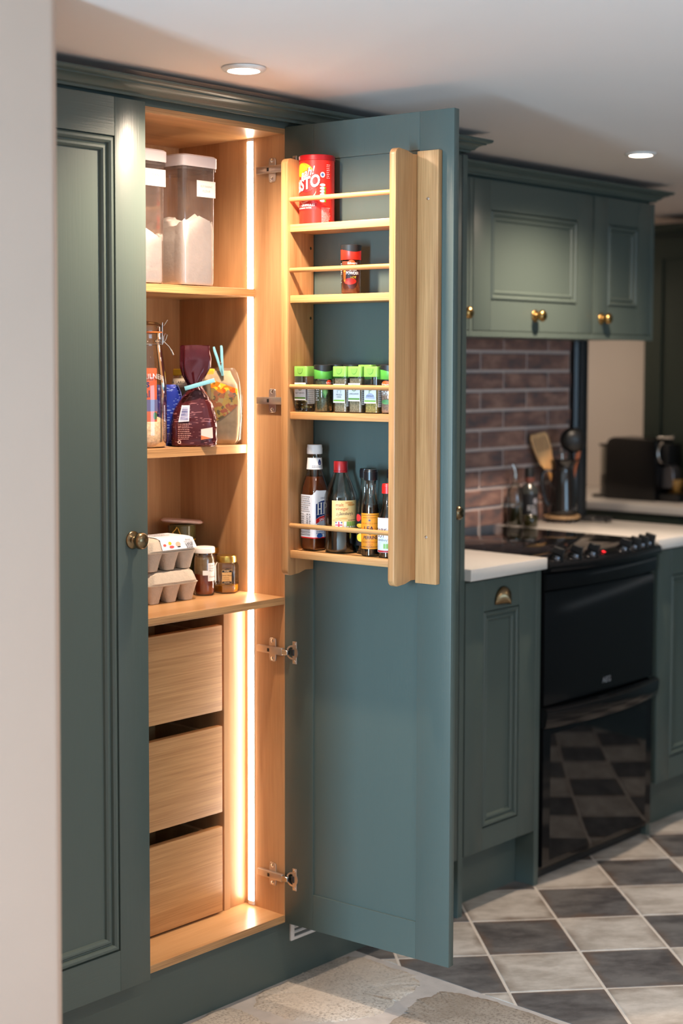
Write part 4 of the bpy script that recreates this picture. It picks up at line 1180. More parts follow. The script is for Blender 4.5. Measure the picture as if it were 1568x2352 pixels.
# brown sauce: square-shouldered bottle, a corner turned towards the room
t = rk_item('sauce_bottle', 'brown sauce bottle with white cap and blue and white label on the bottom rack shelf', 'bottle', .1180, .0400, 3, math.radians(-9))
body = [(.0185, .0185, .0, 4), (.0232, .0232, .0020, 5), (.0240, .0240, .0070, 5.5), (.0240, .0240, .1250, 5.5), (.0232, .0232, .1400, 4.5), (.0205, .0205, .1560, 3.2), (.0178, .0178, .1700, 2.4), (.0160, .0160, .1820, 2), (.0145, .0145, .2080, 2), (.0140, .0140, .2200, 2)]
m = MB(); m.loft(body, n=48); m.build('glass', thin_glass('amber_tinted_glass', (0.93, 0.86, 0.78), 0.14), t, smooth=50)
inner = [(r1 - .0014, r1 - .0014, z, e) for r1, r2, z, e in body if z < .156]
inner[0] = (inner[0][0], inner[0][1], .002, 4)
m = MB(); m.loft(inner + [(.0172, .0172, .1640, 2.6)], n=48); m.build('sauce', M_BROWN, t, smooth=50)
m = MB(); m.lathe([(.0172, .2140), (.0175, .2145), (.0175, .2265), (.0165, .2300), (.0165, .2335), (.0160, .2345), (0, .2350)], n=32, cap=False); m.build('cap', M_WHITE, t, smooth=35)
m = MB(); m.lathe([(.0182, .1800), (.0160, .2055)], n=32, cap=False); col = m.build('neck_label', M_PAPER, t, smooth=40)
cr_ = lambda x, z: ((.0172) * math.sin(x / .0172), -(.0172) * math.cos(x / .0172), z)
cr2 = lambda x, z: ((.0185 - (z - .18) * .085) * math.sin(x / .0172), -(.0185 - (z - .18) * .085) * math.cos(x / .0172), z)
for pts in (ell(.0260, .1985, .0026, .0040), ell(.0235, .1950, .0016, .0034), ell(.0285, .1950, .0016, .0034), ell(.0260, .1915, .0040, .0014)): blob(cr2, pts).build('crest', ink(50, 60, 110), col, fixn=False)
lines(col, cr2, ink(60, 66, 110), .008, .036, .1870, 2, .0030, .0010, seed=12)
# wrapped label: nutrition side on the left, blue badge on the right
W = .0243
lab_rows = lambda top: None
vs = []; fs = []
na = 28
for i in range(na + 1):
    a = math.radians(-52 + 170 * i / na)
    x, y = sup(W, W, 5.5, a)
    zt = .1240 + (.0110 * max(0, min(1, (i - 11) / 9.0)) ** 1.4 if i < 21 else .0110 - .0035 * (i - 20) / 8)
    for k, z in enumerate((.0275, .0300, zt)): vs.append((x, y, z))
for i in range(na):
    for k in range(2): fs.append((i * 3 + k, (i + 1) * 3 + k, (i + 1) * 3 + k + 1, i * 3 + k + 1))
m = MB(); m.add(vs, [f for k, f in enumerate(fs) if k % 2]); lb = m.build('label', ink(226, 228, 236), t, smooth=60)
m = MB(); m.add(vs, [f for k, f in enumerate(fs) if k % 2 == 0]); m.build('label_edge', ink(206, 26, 34), t, smooth=60)
ny = -W - .0005
lines(lb, frontmap(ny), M_GREYINK, -.0195, .0130, .1190, 8, .0046, .0014, seed=21)
for k, z in enumerate((.0790, .0735, .0690, .0640, .0600, .0560, .0515)):
    patch_box(lb, 'nutrition_row', M_GREYINK, -.0195, .0130, z, z + .0003, ny, .0001)
    lines(lb, frontmap(ny - .0001), M_INK, -.0190, -.0080, z + .0012, 1, .004, .0015, seed=30 + k)
    lines(lb, frontmap(ny - .0001), M_INK, .0000, .0060, z + .0012, 1, .004, .0015, seed=40 + k)
    lines(lb, frontmap(ny - .0001), M_INK, .0085, .0140, z + .0012, 1, .004, .0015, seed=50 + k)
for k in range(9): patch_box(lb, 'barcode_bar', M_INK, -.0195, .0115, .0340 + k * .0021, .0340 + k * .0021 + (.0006 if k % 3 else .0011), ny, .0001)
# right face carries the badge (local +x side): coordinates along +y then up
px = W + .0006
def face(x, z, e=0.0): return (px + e, x, z)
blob(lambda x, z: face(x, z), [(-.0195, .0710), (-.0100, .0755), (.0080, .0795), (.0195, .0800), (.0195, .1090), (.0080, .1120), (-.0060, .1095), (-.0195, .1040)]).build('badge', ink(24, 52, 112), lb, fixn=False)
MB().add([face(-.0195, .0605, .0001), face(-.0060, .0655, .0001), (face(.0195, .0700, .0001)), face(.0195, .0800, .0001), face(-.0060, .0755, .0001), face(-.0195, .0705, .0001)], [(0, 1, 4, 5), (1, 2, 3, 4)]).build('banner', ink(206, 26, 34), lb, fixn=False)
def slab(pieces, name='lettering'):
    m = MB()
    for (x0, x1, z0, z1) in pieces: m.add([face(x0, z0, .0003), face(x1, z0, .0003), face(x1, z1, .0003), face(x0, z1, .0003)], [(0, 1, 2, 3)])
    return m.build(name, ink(236, 234, 230), lb, fixn=False)
# serifed initials
slab([(-.0150, -.0112, .0805, .1055), (-.0165, -.0097, .0800, .0815), (-.0165, -.0097, .1045, .1060), (-.0055, -.0017, .0812, .1065), (-.0070, -.0002, .0807, .0822), (-.0070, -.0002, .1055, .1070), (-.0112, -.0055, .0920, .0940)])
m = MB()
slab([(.0035, .0073, .0818, .1075), (.0020, .0088, .0814, .0829)])
arc = [(.0073 + .0075 * math.cos(a), .1005 + .0070 * math.sin(a)) for a in [-PI / 2 + PI * k / 10 for k in range(11)]]
arci = [(.0073 + .0040 * math.cos(a), .1005 + .0040 * math.sin(a)) for a in [-PI / 2 + PI * k / 10 for k in range(11)]]
m.add([face(*p, .0003) for p in arc] + [face(*p, .0003) for p in arci], [(k, k + 1, 11 + k + 1, 11 + k) for k in range(10)]); m.build('lettering', ink(236, 234, 230), lb, fixn=False)
lettering('SAUCE', .0085, lambda x, y: face(x + .0030, .0705 + y + x * .22, .0004), ink(250, 246, 244), lb, shear=.2, bold=.01)
lettering('ORIGINAL', .0055, lambda x, y: face(x + .0065, .1165 + y, .0004), ink(40, 60, 110), lb)
blob(lambda x, z: face(x, z, .0001), ell(-.008, .0335, .0085, .0050)).build('label_seal', ink(30, 90, 170), lb, fixn=False)
lines(lb, lambda x, z: face(x, z, .0001), ink(40, 70, 140), -.0185, .0150, .0500, 4, .0040, .0014, seed=61)

# malt vinegar
t = rk_item('vinegar_bottle', 'tall clear bottle of malt vinegar with red cap and tan label', 'bottle', .1905, .0400, 3)
prof = [(0, .0), (.0310, 0), (.0345, .0030), (.0358, .0100), (.0362, .0900), (.0362, .1205), (.0352, .1275), (.0325, .1345), (.0168, .1725), (.0148, .1770), (.0138, .1850)]
m = MB(); m.lathe(prof, n=48, cap=False); m.build('glass', M_GLASS2, t, smooth=60)
m = MB(); m.lathe([(0, .002), (.0295, .002), (.0330, .0050), (.0346, .0110), (.0350, .0780), (0, .0785)], n=48, cap=False); m.build('vinegar', M_DARKLIQ, t, smooth=50)
m = MB(); m.lathe([(.0158, .1760), (.0160, .1762), (.0160, .1790), (.0153, .1795), (.0158, .1800), (.0158, .1990), (.0150, .2005), (0, .2008)], n=40, cap=False); m.build('cap', plain('red_screw_cap', S(140, 22, 26), 0.35, var=0.05), t, smooth=35)
v1 = cylmap(.0366); v2 = cylmap(.0368); v3 = cylmap(.0370)
ph = math.radians(36)
off = .0366 * ph
m = MB(); cyl_patch(m, .0366, ph - .54, ph + 1.20, .0540, .1165, 20); lb = m.build('label', ink(236, 196, 128), t, fixn=False)
for pts, c in ((ell(off + .026, .107, .010, .0025), (210, 140, 70)), (ell(off + .002, .0775, .014, .002), (226, 166, 96)), (ell(off - .008, .0730, .010, .003), (228, 172, 104)), (ell(off + .020, .1115, .010, .002), (218, 150, 80))):
    blob(v2, pts).build('chip_print', ink(*c), lb, fixn=False)
lettering('malt', .0100, lambda x, y: v3(off - .0105 + x, .1070 + y), ink(196, 74, 40), lb, align='LEFT', cuts=.004)
lettering('vinegar', .0100, lambda x, y: v3(off - .0105 + x, .0985 + y), ink(196, 74, 40), lb, align='LEFT', cuts=.004)
lettering('by', .0100, lambda x, y: v3(off - .0105 + x, .0865 + y), ink(170, 130, 80), lb, align='LEFT', shear=.4, cuts=.004)
lettering("Sainsbury's", .0092, lambda x, y: v3(off - .0020 + x * .78, .0880 + y), ink(66, 52, 60), lb, align='LEFT', bold=.006, cuts=.004)
blob(v2, ell(off - .0035, .0635, .0085, .0088)).build('seal', ink(236, 236, 240), lb, fixn=False)
for a in ((-.0050, -.0020, .0595, .0705), (-.0115, .0045, .0620, .0645)):
    m = MB(); cyl_patch(m, .0370, (off + a[0]) / .0370, (off + a[1]) / .0370, a[2], a[3], 5); m.build('seal_cross', ink(206, 40, 60), lb, fixn=False)
for sx_ in (-.0095, .0025):
    blob(v3, ell(off + sx_, .0685, .0016, .0016)).build('seal_dot', ink(60, 60, 120), lb, fixn=False)
for k in range(5):
    blob(v2, [(off + .0075 + k * .0066, .0555), (off + .0133 + k * .0066, .0555), (off + .0133 + k * .0066, .0705), (off + .0075 + k * .0066, .0705)]).build('nutrition_badge', ink(228, 224, 222) if k == 0 else ink(140, 178, 84), lb, fixn=False)
    blob(v3, ell(off + .0104 + k * .0066, .0590, .0024, .0018)).build('nutrition_badge', ink(240, 238, 232), lb, fixn=False)
lines(lb, v2, ink(90, 60, 40), off + .0170, off + .0400, .0730, 1, .004, .0012, seed=71)

# small sauce bottles
def sauce_bottle(t, h, r, cap_mat, cap_r, cap_h, neck_r, liquid, lev, shoulder=.55):
    prof = [(0, 0), (r - .003, 0), (r, .003), (r, h * shoulder), (r * .94, h * (shoulder + .05)), (r * .72, h * (shoulder + .12)), (neck_r + .0015, h * (shoulder + .20)), (neck_r, h * .93), (neck_r + .0012, h * .94), (neck_r + .0012, h * .97), (neck_r, h)]
    m = MB(); m.lathe(prof, n=40, cap=False); m.build('glass', M_GLASS2, t, smooth=50)
    ip = [(0, .002)] + [(max(.001, a - .0012), max(z, .003)) for a, z in prof[1:] if z <= lev] 
    ip.append((0, ip[-1][1] + .0005))
    m = MB(); m.lathe(ip, n=36, cap=False); m.build('sauce', liquid, t, smooth=50)
    m = MB(); m.lathe([(cap_r, h * .955), (cap_r, h * .955 + cap_h * .80), (cap_r * .94, h * .955 + cap_h * .84), (cap_r * .94, h * .955 + cap_h * .96), (cap_r * .88, h * .955 + cap_h), (0, h * .955 + cap_h)], n=36, cap=False)
    m.build('cap', cap_mat, t, smooth=30)
t = rk_item('sauce_bottle', 'worcestershire sauce bottle with bright orange label and black cap', 'bottle', .2815, .0540, 3)
sauce_bottle(t, .1720, .0205, M_BLKCAP, .0150, .0225, .0112, M_SOY, .1130, .60)
o1 = cylmap(.0209); o2 = cylmap(.0211)
po = math.radians(34); oo = .0209 * po
m = MB(); cyl_patch(m, .0209, po - 1.25, po + 1.25, .0165, .0935, 22); lb = m.build('label', ink(240, 146, 30), t, fixn=False)
for z in (.0195, .0885):
    m = MB(); cyl_patch(m, .0210, po - 1.2, po + 1.2, z, z + .0012, 18); m.build('label_rule', ink(150, 80, 24), lb, fixn=False)
lettering('LEA', .0135, lambda x, y: o2(oo - .004 + x, .0600 + y), ink(48, 30, 60), lb, bold=.02, cuts=.003)
lettering('&', .0080, lambda x, y: o2(oo - .001 + x, .0500 + y), ink(48, 30, 60), lb, cuts=.003)
lettering('PERRINS', .0098, lambda x, y: o2(oo + x, .0410 + y), ink(48, 30, 60), lb, bold=.02, cuts=.003, sx=.9)
lettering('WORCESTERSHIRE', .0046, lambda x, y: o2(oo + x, .0310 + y), ink(190, 60, 20), lb, cuts=.003)
lettering('SAUCE', .0040, lambda x, y: o2(oo + x, .0255 + y), ink(190, 60, 20), lb, cuts=.003)
lettering('THE ORIGINAL & GENUINE', .0036, lambda x, y: o2(oo + x, .0715 + y), ink(150, 80, 24), lb, cuts=.003)
blob(o1 if False else o2, ell(oo - .002, .0785, .0025, .0022)).build('crest', ink(96, 84, 110), lb, fixn=False)
lines(lb, o2, ink(150, 80, 24), oo - .018, oo + .018, .0835, 1, .004, .0012, seed=81)
lines(lb, o2, ink(150, 80, 24), oo - .018, oo + .018, .0215, 1, .004, .0012, seed=82)
t = rk_item('sauce_bottle', 'dark soy sauce bottle with red cap and white and red label beside the rack side', 'bottle', .3265, .0540, 3)
sauce_bottle(t, .1440, .0212, ink(206, 34, 30, .35), .0130, .0205, .0105, M_SOY, .0860, .58)
s1 = cylmap(.0216); s2 = cylmap(.0218)
m = MB(); cyl_patch(m, .0216, -1.0, 1.6, .0120, .0860, 22); lb = m.build('label', M_PAPER, t, fixn=False)
MB().add([s2(-.0120, .0858), s2(.030, .0858), s2(.030, .0500), s2(.012, .0600), s2(.002, .0700)], [(0, 4, 3, 2, 1)]).build('label_wedge', ink(232, 70, 44), lb, fixn=False)
lettering('DARK', .0110, lambda x, y: s2(-.0035 + x, .0595 + y), ink(70, 20, 30), lb, bold=.012, cuts=.003)
lettering('SOY', .0110, lambda x, y: s2(-.0035 + x, .0480 + y), ink(70, 20, 30), lb, bold=.012, cuts=.003)
lettering("by Sainsbury's", .0066, lambda x, y: s2(-.002 + x, .0390 + y), ink(70, 66, 80), lb, cuts=.003)
for k in range(4):
    blob(s2, [(.0035 + k * .0058, .0205), (.0085 + k * .0058, .0205), (.0085 + k * .0058, .0310), (.0035 + k * .0058, .0310)]).build('nutrition_badge', ink(150, 190, 90), lb, fixn=False)
m = MB(); cyl_patch(m, .0218, -.7, 1.5, .0125, .0165, 14); m.build('label_edge', ink(200, 36, 40), lb, fixn=False)
t = rk_item('sauce_bottle', 'black-capped bottle with yellow crescent label tucked behind the orange labelled sauce', 'bottle', .2470, .0240, 3)
sauce_bottle(t, .1740, .0205, M_BLKCAP, .0140, .0200, .0112, M_SOY, .0980, .58)
m = MB(); cyl_patch(m, .0209, -1.2, 1.2, .0180, .0880, 18); lb = m.build('label', ink(26, 24, 28), t, fixn=False)
b2 = cylmap(.0212)
blob(b2, ell(-.006, .0790, .0080, .0080)).build('label_patch', ink(214, 50, 50), lb, fixn=False)
blob(b2, ell(.000, .0620, .0120, .0045)).build('label_patch', ink(232, 190, 60), lb, fixn=False)
blob(b2, ell(.002, .0360, .0130, .0090)).build('label_patch', ink(240, 206, 70), lb, fixn=False)
lettering('&', .0120, lambda x, y: cylmap(.0214)(.001 + x, .0480 + y), ink(240, 236, 226), lb, bold=.02, cuts=.003)
t = rk_item('sauce_bottle', 'slim black-capped bottle standing behind the dark soy bottle', 'bottle', .3160, .0210, 3)
sauce_bottle(t, .1760, .0190, M_BLKCAP, .0130, .0190, .0100, M_SOY, .0900, .58)

# ================================================================== PANTRY CONTENTS
FACE = math.radians(-41.3)
M_FLOUR = plain('white_flour', S(250, 243, 236), 0.9, var=0.03, vs=60, bump=0.5, bs=120)
def flour_tub(x0, y0, label, lv, txt, lx0, lx1, lz0, lz1, seed):
    z0 = 1.6309; wx, wy = .104, .150
    t = thing('flour_container', label, 'container', (x0 + wx / 2, y0 + wy / 2, z0), 0, 'flour containers on the top pantry shelf', worldverts=False)
    hx, hy = wx / 2, wy / 2
    m = MB(); m.loft([(hx - .006, hy - .006, 0, 7), (hx - .002, hy - .002, .003, 8), (hx - .0015, hy - .0015, .010, 9), (hx, hy, .262, 9)], n=72, cap=True); m.build('tub', M_PLASTIC, t, smooth=50)
    rnd = random.Random(seed)
    ph = [rnd.uniform(0, 6) for _ in range(6)]
    def top(x, y): return lv + .010 * math.sin(x * 70 + ph[0]) + .008 * math.sin(y * 60 + ph[1]) + .004 * math.sin(x * 190 + ph[2]) * math.sin(y * 170 + ph[3]) + .0025 * math.sin(x * 520 + y * 310 + ph[4])
    n = 60; vs = []; fs = []
    rings = [(.97, 'b'), (1.0, 'm')] + [(s_, 't') for s_ in (1.0, .92, .8, .6, .4, .2)]
    for s_, kind in rings:
        for i in range(n):
            a = 2 * PI * i / n
            x, y = sup((hx - .0032) * s_, (hy - .0032) * s_, 8, a)
            z = .003 if kind == 'b' else .008 if kind == 'm' else top(x, y) + (.004 * math.sin(a * 9) * rnd.random() if s_ == 1.0 else 0)
            vs.append((x, y, z))
    for k in range(len(rings) - 1):
        for i in range(n): fs.append((k * n + i, k * n + (i + 1) % n, (k + 1) * n + (i + 1) % n, (k + 1) * n + i))
    fs.append(tuple(range(n - 1, -1, -1))); fs.append(tuple((len(rings) - 1) * n + i for i in range(n)))
    MB().add(vs, fs).build('flour', M_FLOUR, t, smooth=60)
    m = MB(); m.loft([(hx + .0030, hy + .0030, .2560, 9), (hx + .0030, hy + .0030, .2625, 9), (hx - .001, hy - .001, .2630, 9)], n=72); m.build('collar', M_PLASTIC, t, smooth=40)
    m = MB(); m.loft([(hx + .0035, hy + .0035, .2632, 9), (hx + .0045, hy + .0045, .2650, 9), (hx + .0045, hy + .0045, .2860, 9), (hx + .001, hy + .001, .2895, 8)], n=72); m.build('lid', plain('cream_plastic_lid', S(226, 214, 214), 0.35, var=0.02), t, smooth=35)
    cx = x0 + wx / 2
    lb = patch_box(t, 'label', ink(238, 228, 222), lx0 - cx, lx1 - cx, lz0 - z0, lz1 - z0, -hy - .0006, .0003)
    yy = -hy - .0011; ly0, ly1 = lz0 - z0, lz1 - z0; a0, a1 = lx0 - cx, lx1 - cx
    for q in ((a0 + .002, a1 - .002, ly0 + .002, ly0 + .0024), (a0 + .002, a1 - .002, ly1 - .0024, ly1 - .002), (a0 + .002, a0 + .0024, ly0 + .002, ly1 - .002), (a1 - .0024, a1 - .002, ly0 + .002, ly1 - .002)):
        patch_box(lb, 'label_border', ink(190, 170, 168), q[0], q[1], q[2], q[3], yy + .0003, .0002)
    for k, wd in enumerate(txt):
        lettering(wd, .0075 if len(wd) < 7 else .0062, lambda x, y, k=k: ((a0 + a1) / 2 + x, yy, (ly0 + ly1) / 2 + .0055 - k * .0105 + y), ink(150, 140, 140), lb, shear=.2)
    return t
flour_tub(-.3680, .1010, 'clear tub of plain flour with white lid half hidden by the left door', .112, ('PLAIN', 'FLOUR'), -.3270, -.2680, 1.8415, 1.8780, 3)
flour_tub(-.2180, .1010, 'clear tub of self raising flour with white lid beside the light strip', .142, ('SELF RAISING', 'FLOUR'), -.1760, -.1195, 1.8290, 1.8650, 8)

# clip-top jar of oats
t = thing('clip_top_jar', 'tall clip-top glass jar of oats with orange rubber seal', 'jar', (-.2485, .1965, 1.2699), FACE, worldverts=False)
prof = [(0, 0), (.0420, 0), (.0470, .004), (.0495, .014), (.0500, .030), (.0500, .120), (.0492, .140), (.0470, .165), (.0440, .190), (.0410, .212), (.0385, .226), (.0378, .232), (.0400, .236), (.0378, .240), (.0400, .244), (.0380, .250), (.0395, .256)]
m = MB(); m.lathe(prof, n=56, cap=False); m.build('glass', M_GLASS, t, smooth=50)
m = MB(); m.lathe([(.0385, .2590), (.0400, .2600), (.0400, .2700), (.0380, .2740), (.0300, .2800), (.0100, .2830), (0, .2830)], n=48, cap=False); m.build('lid', M_GLASS, t, smooth=50)
m = MB(); m.lathe([(.0380, .2562), (.0412, .2566), (.0415, .2578), (.0412, .2592), (.0380, .2594)], n=48, cap=False); m.build('seal', ink(226, 112, 40), t, smooth=50)
rnd = random.Random(2)
ph = [(rnd.uniform(0, .043), rnd.uniform(0, 6.28)) for _ in range(60)]
M_OATS = plain('rolled_oats', S(214, 180, 144), 0.85, var=0.22, vs=180, bump=0.9, bs=160)
m = MB(); m.lathe([(0, .003), (.041, .003), (.0465, .008), (.0482, .02), (.0482, .058), (.043, .062), (.030, .068), (.012, .071), (0, .071)], n=44, cap=False); m.build('oats', M_OATS, t, smooth=60)
k1 = cylmap(.0470); k2 = cylmap(.0473)
m = MB(); cyl_patch(m, .0470, -1.3, .62, .108, .178, 20); lb = m.build('packet_label', ink(206, 86, 44), t, fixn=False)
m = MB(); cyl_patch(m, .0470, -1.3, .66, .082, .108, 20); m.build('packet_label', ink(96, 92, 140), t, fixn=False)
m = MB(); cyl_patch(m, .0470, -1.3, .62, .050, .082, 20); m.build('packet_label', ink(206, 96, 56), t, fixn=False)
blob(k2, ell(.0245, .0720, .0050, .0085)).build('leaf_print', ink(70, 110, 60), lb, fixn=False)
lettering("Scott's", .0240, lambda x, y: k2(.0120 + x, .1430 + y), ink(44, 40, 92), lb, align='RIGHT', bold=.02, cuts=.005)
lettering('Original', .0220, lambda x, y: k2(.0130 + x, .1200 + y), ink(44, 40, 92), lb, align='RIGHT', bold=.01, cuts=.005)
lettering('KILNER', .0150, lambda x, y: cylmap(.0498)(.022 + x, .160 + y - (x + .004) ** 2 * 7), thin_glass('embossed_glass', (.98, .98, .98), .3, .1, haze=.3), t, name='embossing', bold=.02, cuts=.005)
# wire clip on the right side
M_WIRE = plain('stainless_wire', (0.75, 0.72, 0.68, 1), 0.22, metal=1)
m = MB(); m.lathe([(.0393, .2300), (.0404, .2310), (.0393, .2320)], n=40, cap=False); wr = m.build('wire_clip', M_WIRE, t, smooth=40)
def arcpts(r, a0, a1, z, n=14): return [(r * math.sin(a0 + (a1 - a0) * k / n), -r * math.cos(a0 + (a1 - a0) * k / n), z) for k in range(n + 1)]
m = MB(); m.tube([(.0395, -.006, .2310), (.0480, -.006, .2420), (.0510, -.006, .2520), (.0470, -.006, .2560), (.0430, -.006, .2480), (.0420, -.006, .2350)], .0011, 8); m.build('wire_loop', M_WIRE, wr, smooth=50)
m = MB(); m.tube([(.0400, -.008, .2300), (.0400, -.008, .2750), (.0405, -.008, .2800)], .0012, 8); m.build('wire_loop', M_WIRE, wr, smooth=50)
m = MB(); m.tube([(.0430, -.008, .2720), (.0520, -.008, .2860)], .0011, 8); m.build('wire_loop', M_WIRE, wr, smooth=50)
m = MB(); m.tube([(.0440, -.004, .2370), (.0550, -.005, .2260), (.0610, -.006, .2160), (.0645, -.006, .2070)], [.0013, .0013, .0020, .0020], 8); m.build('lever', M_WIRE, wr, smooth=50)

# crumpled foil bags
def crumple(amp, fr, seed):
    rnd = random.Random(seed); c = [(rnd.uniform(.6, 1.6) * fr, rnd.uniform(0, 6.28), rnd.uniform(-1, 1), rnd.uniform(-1, 1), rnd.uniform(-1, 1)) for _ in range(7)]
    def f(p, a):
        d = 0
        for fq, phs, kx, ky, kz in c: d += abs(math.sin(fq * (kx * p.x + ky * p.y + kz * p.z) + phs)) - .6
        q = Vector((p.x, p.y, 0)); l = q.length or 1
        k = amp * d / 3 * min(1, max(0, p.z / .01))
        return Vector((p.x * (1 + k / l), p.y * (1 + k / l), p.z))
    return f
def dash_foil(name, col, dash, thr=.66):
    m, nt, p = newmat(name)
    p.inputs['Roughness'].default_value = 0.22; p.inputs['Specular IOR Level'].default_value = .7; p.inputs['Metallic'].default_value = 0.35
    tc = nt.nodes.new('ShaderNodeTexCoord'); mp = nt.nodes.new('ShaderNodeMapping'); mp.inputs['Scale'].default_value = (60, 60, 330)
    nt.links.new(tc.outputs['Object'], mp.inputs['Vector'])
    nz = nt.nodes.new('ShaderNodeTexNoise'); nz.inputs['Scale'].default_value = 1.4; nz.inputs['Detail'].default_value = 0; nt.links.new(mp.outputs[0], nz.inputs['Vector'])
    r = nt.nodes.new('ShaderNodeValToRGB'); r.color_ramp.interpolation = 'CONSTANT'
    r.color_ramp.elements[0].color = col; r.color_ramp.elements[1].position = thr; r.color_ramp.elements[1].color = dash
    nt.links.new(nz.outputs['Fac'], r.inputs['Fac']); nt.links.new(r.outputs['Color'], p.inputs['Base Color'])
    return m
def creased(amp, seed):
    rnd = random.Random(seed); c = [(rnd.choice((2, 3, 5, 7, 9)), rnd.uniform(0, 6.28), rnd.uniform(-40, 40)) for _ in range(5)]
    def f(p, a):
        d = sum(abs(math.sin((k * a + ph_ + fz * p.z) / 2)) - .6 for k, ph_, fz in c)
        q = Vector((p.x, p.y, 0)); l = q.length or 1
        kk = amp * d / 2
        return Vector((p.x * (1 + kk / l), p.y * (1 + kk / l), p.z + amp * .3 * math.sin(3 * a + c[0][1])))
    return f
t = thing('foil_bag', 'crumpled maroon foil bag twisted shut with a pale blue peg', 'bag', (-.1385, .1535, 1.2699), FACE, worldverts=False)
rows = [(.048, .028, .0, 4.5), (.0515, .032, .004, 4.5), (.0520, .033, .020, 4), (.0515, .033, .045, 3.6), (.0490, .031, .070, 3.2, .000, 0), (.0420, .028, .092, 3, .002, 0), (.0300, .023, .112, 2.6, .004, 0), (.0180, .0165, .128, 2.2, .006, 0), (.0145, .0135, .137, 2, .004, 0), (.0180, .0130, .146, 2.2, .001, 0), (.0270, .0120, .162, 2.6, .001, 0), (.0345, .0105, .180, 3, .004, 0), (.0350, .0090, .200, 3, .005, 0), (.0325, .0070, .218, 3, .004, .002), (.0320, .0045, .2290, 3, .004, .003)]
fine = []
for k in range(len(rows) - 1):
    a = tuple(rows[k]) + ((0, 0) if len(rows[k]) < 6 else ()); b = tuple(rows[k + 1]) + ((0, 0) if len(rows[k + 1]) < 6 else ())
    for q in range(3): fine.append(tuple(a[i] + (b[i] - a[i]) * q / 3 for i in range(6)))
fine.append(tuple(rows[-1]))
lowr = [r_ for r_ in fine if r_[2] <= .1285]; upr = [r_ for r_ in fine if r_[2] >= .1255]
m = MB(); m.loft(lowr, n=64, jit=crumple(.0032, 260, 4)); bag = m.build('bag', dash_foil('maroon_printed_foil', S(82, 30, 36), S(176, 112, 112), .72), t, smooth=28)
m = MB(); m.loft(upr, n=72, jit=creased(.0050, 12)); m.build('twisted_top', plain('plain_maroon_foil', S(74, 22, 30), 0.16, metal=.45, spec=.8, var=.15), t, smooth=24)
m = MB(); m.add([(-.036, -.0338, .056), (-.012, -.0352, .058), (-.010, -.0325, .094), (-.028, -.0325, .094)], [(0, 1, 2, 3)]); bl = m.build('barcode_label', ink(226, 222, 232), bag, fixn=False)
for k in range(9):
    z = .0600 + k * .0036
    patch_box(bl, 'barcode_bar', ink(80, 84, 150), -.0330 + k * .0007, -.0135, z, z + (.0018 if k % 2 else .0011), -.0355, .0002) if False else None
m = MB()
for k in range(9):
    z = .0610 + k * .0034; h_ = .0016 if k % 2 else .0010
    m.add([(-.0330 + k * .0008, -.0358, z), (-.0140, -.0360, z), (-.0140, -.0358, z + h_), (-.0330 + k * .0008, -.0356, z + h_)], [(0, 1, 2, 3)])
o = m.build('barcode', ink(80, 84, 150), bag, fixn=False); o['kind'] = 'stuff'
m = MB(); m.add([(.0150, -.0366, .0160), (.0420, -.0330, .0200), (.0410, -.0325, .0440), (.0150, -.0360, .0400)], [(0, 1, 2, 3)]); m.build('price_label', ink(226, 196, 188), bag, fixn=False)
m = MB(); m.add([(.0150, -.0370, .0160), (.0380, -.0336, .0196), (.0150, -.0366, .0260)], [(0, 1, 2)]); m.build('price_label', ink(214, 110, 60), bag, fixn=False)
lines(bag, frontmap(-.0366), ink(206, 150, 140), -.0370, -.0060, .0510, 9, .0042, .0013, seed=91)
o = MB().lathe([(.0022, 0), (.0040, 0)], n=16, cap=False).xf(Matrix.Translation((-.034, -.0366, .0110)) @ Matrix.Rotation(PI / 2, 4, 'X')).build('recycle_mark', ink(214, 180, 170), bag, fixn=False)

def peg(label, loc, mat_rot, spread):
    t = thing('clothes_peg', label, 'peg', loc, 0, 'pale blue plastic pegs', worldverts=False)
    M_PEG = COLORS.get('peg') or plain('pale_blue_plastic', S(128, 190, 206), 0.4, var=0.03); COLORS['peg'] = M_PEG
    for s_ in (1, -1):
        m = MB()
        pts = [(.0006 * s_, -.032), (.0060 * s_, -.032), (.0072 * s_, -.020), (.0070 * s_, 0), (.0076 * s_, .030), (.0062 * s_, .038), (.0016 * s_, .038), (.0008 * s_, .010), (.0022 * s_, -.006), (.0006 * s_, -.012)]
        m.prism(pts, 'y', -.0046, .0046)
        m.xf(mat_rot @ Matrix.Rotation(spread * s_, 4, 'Y'))
        m.build('jaw', M_PEG, t, bevel=.0008, seg=2)
    m = MB(); m.tube([(math.cos(a) * .0034, -.0050 + .0100 * k / 24.0, math.sin(a) * .0034) for k, a in enumerate([k * .9 for k in range(25)])], .0005, 6)
    m.xf(mat_rot @ Matrix.Translation((0, 0, -.004))); m.build('spring', M_WIRE, t, smooth=50)
    return t
fr = Matrix.Rotation(FACE, 4, 'Z')
peg('pale blue peg lying across the neck of the maroon bag', (-.1540, .1215, 1.4105), fr @ Matrix.Rotation(math.radians(74), 4, 'Y') @ Matrix.Rotation(PI / 2, 4, 'Z'), .03)
peg('pale blue peg standing upright on the wrap packet with handles splayed', (-.0570, .1520, 1.4620), fr @ Matrix.Rotation(math.radians(-10), 4, 'Y'), .13)

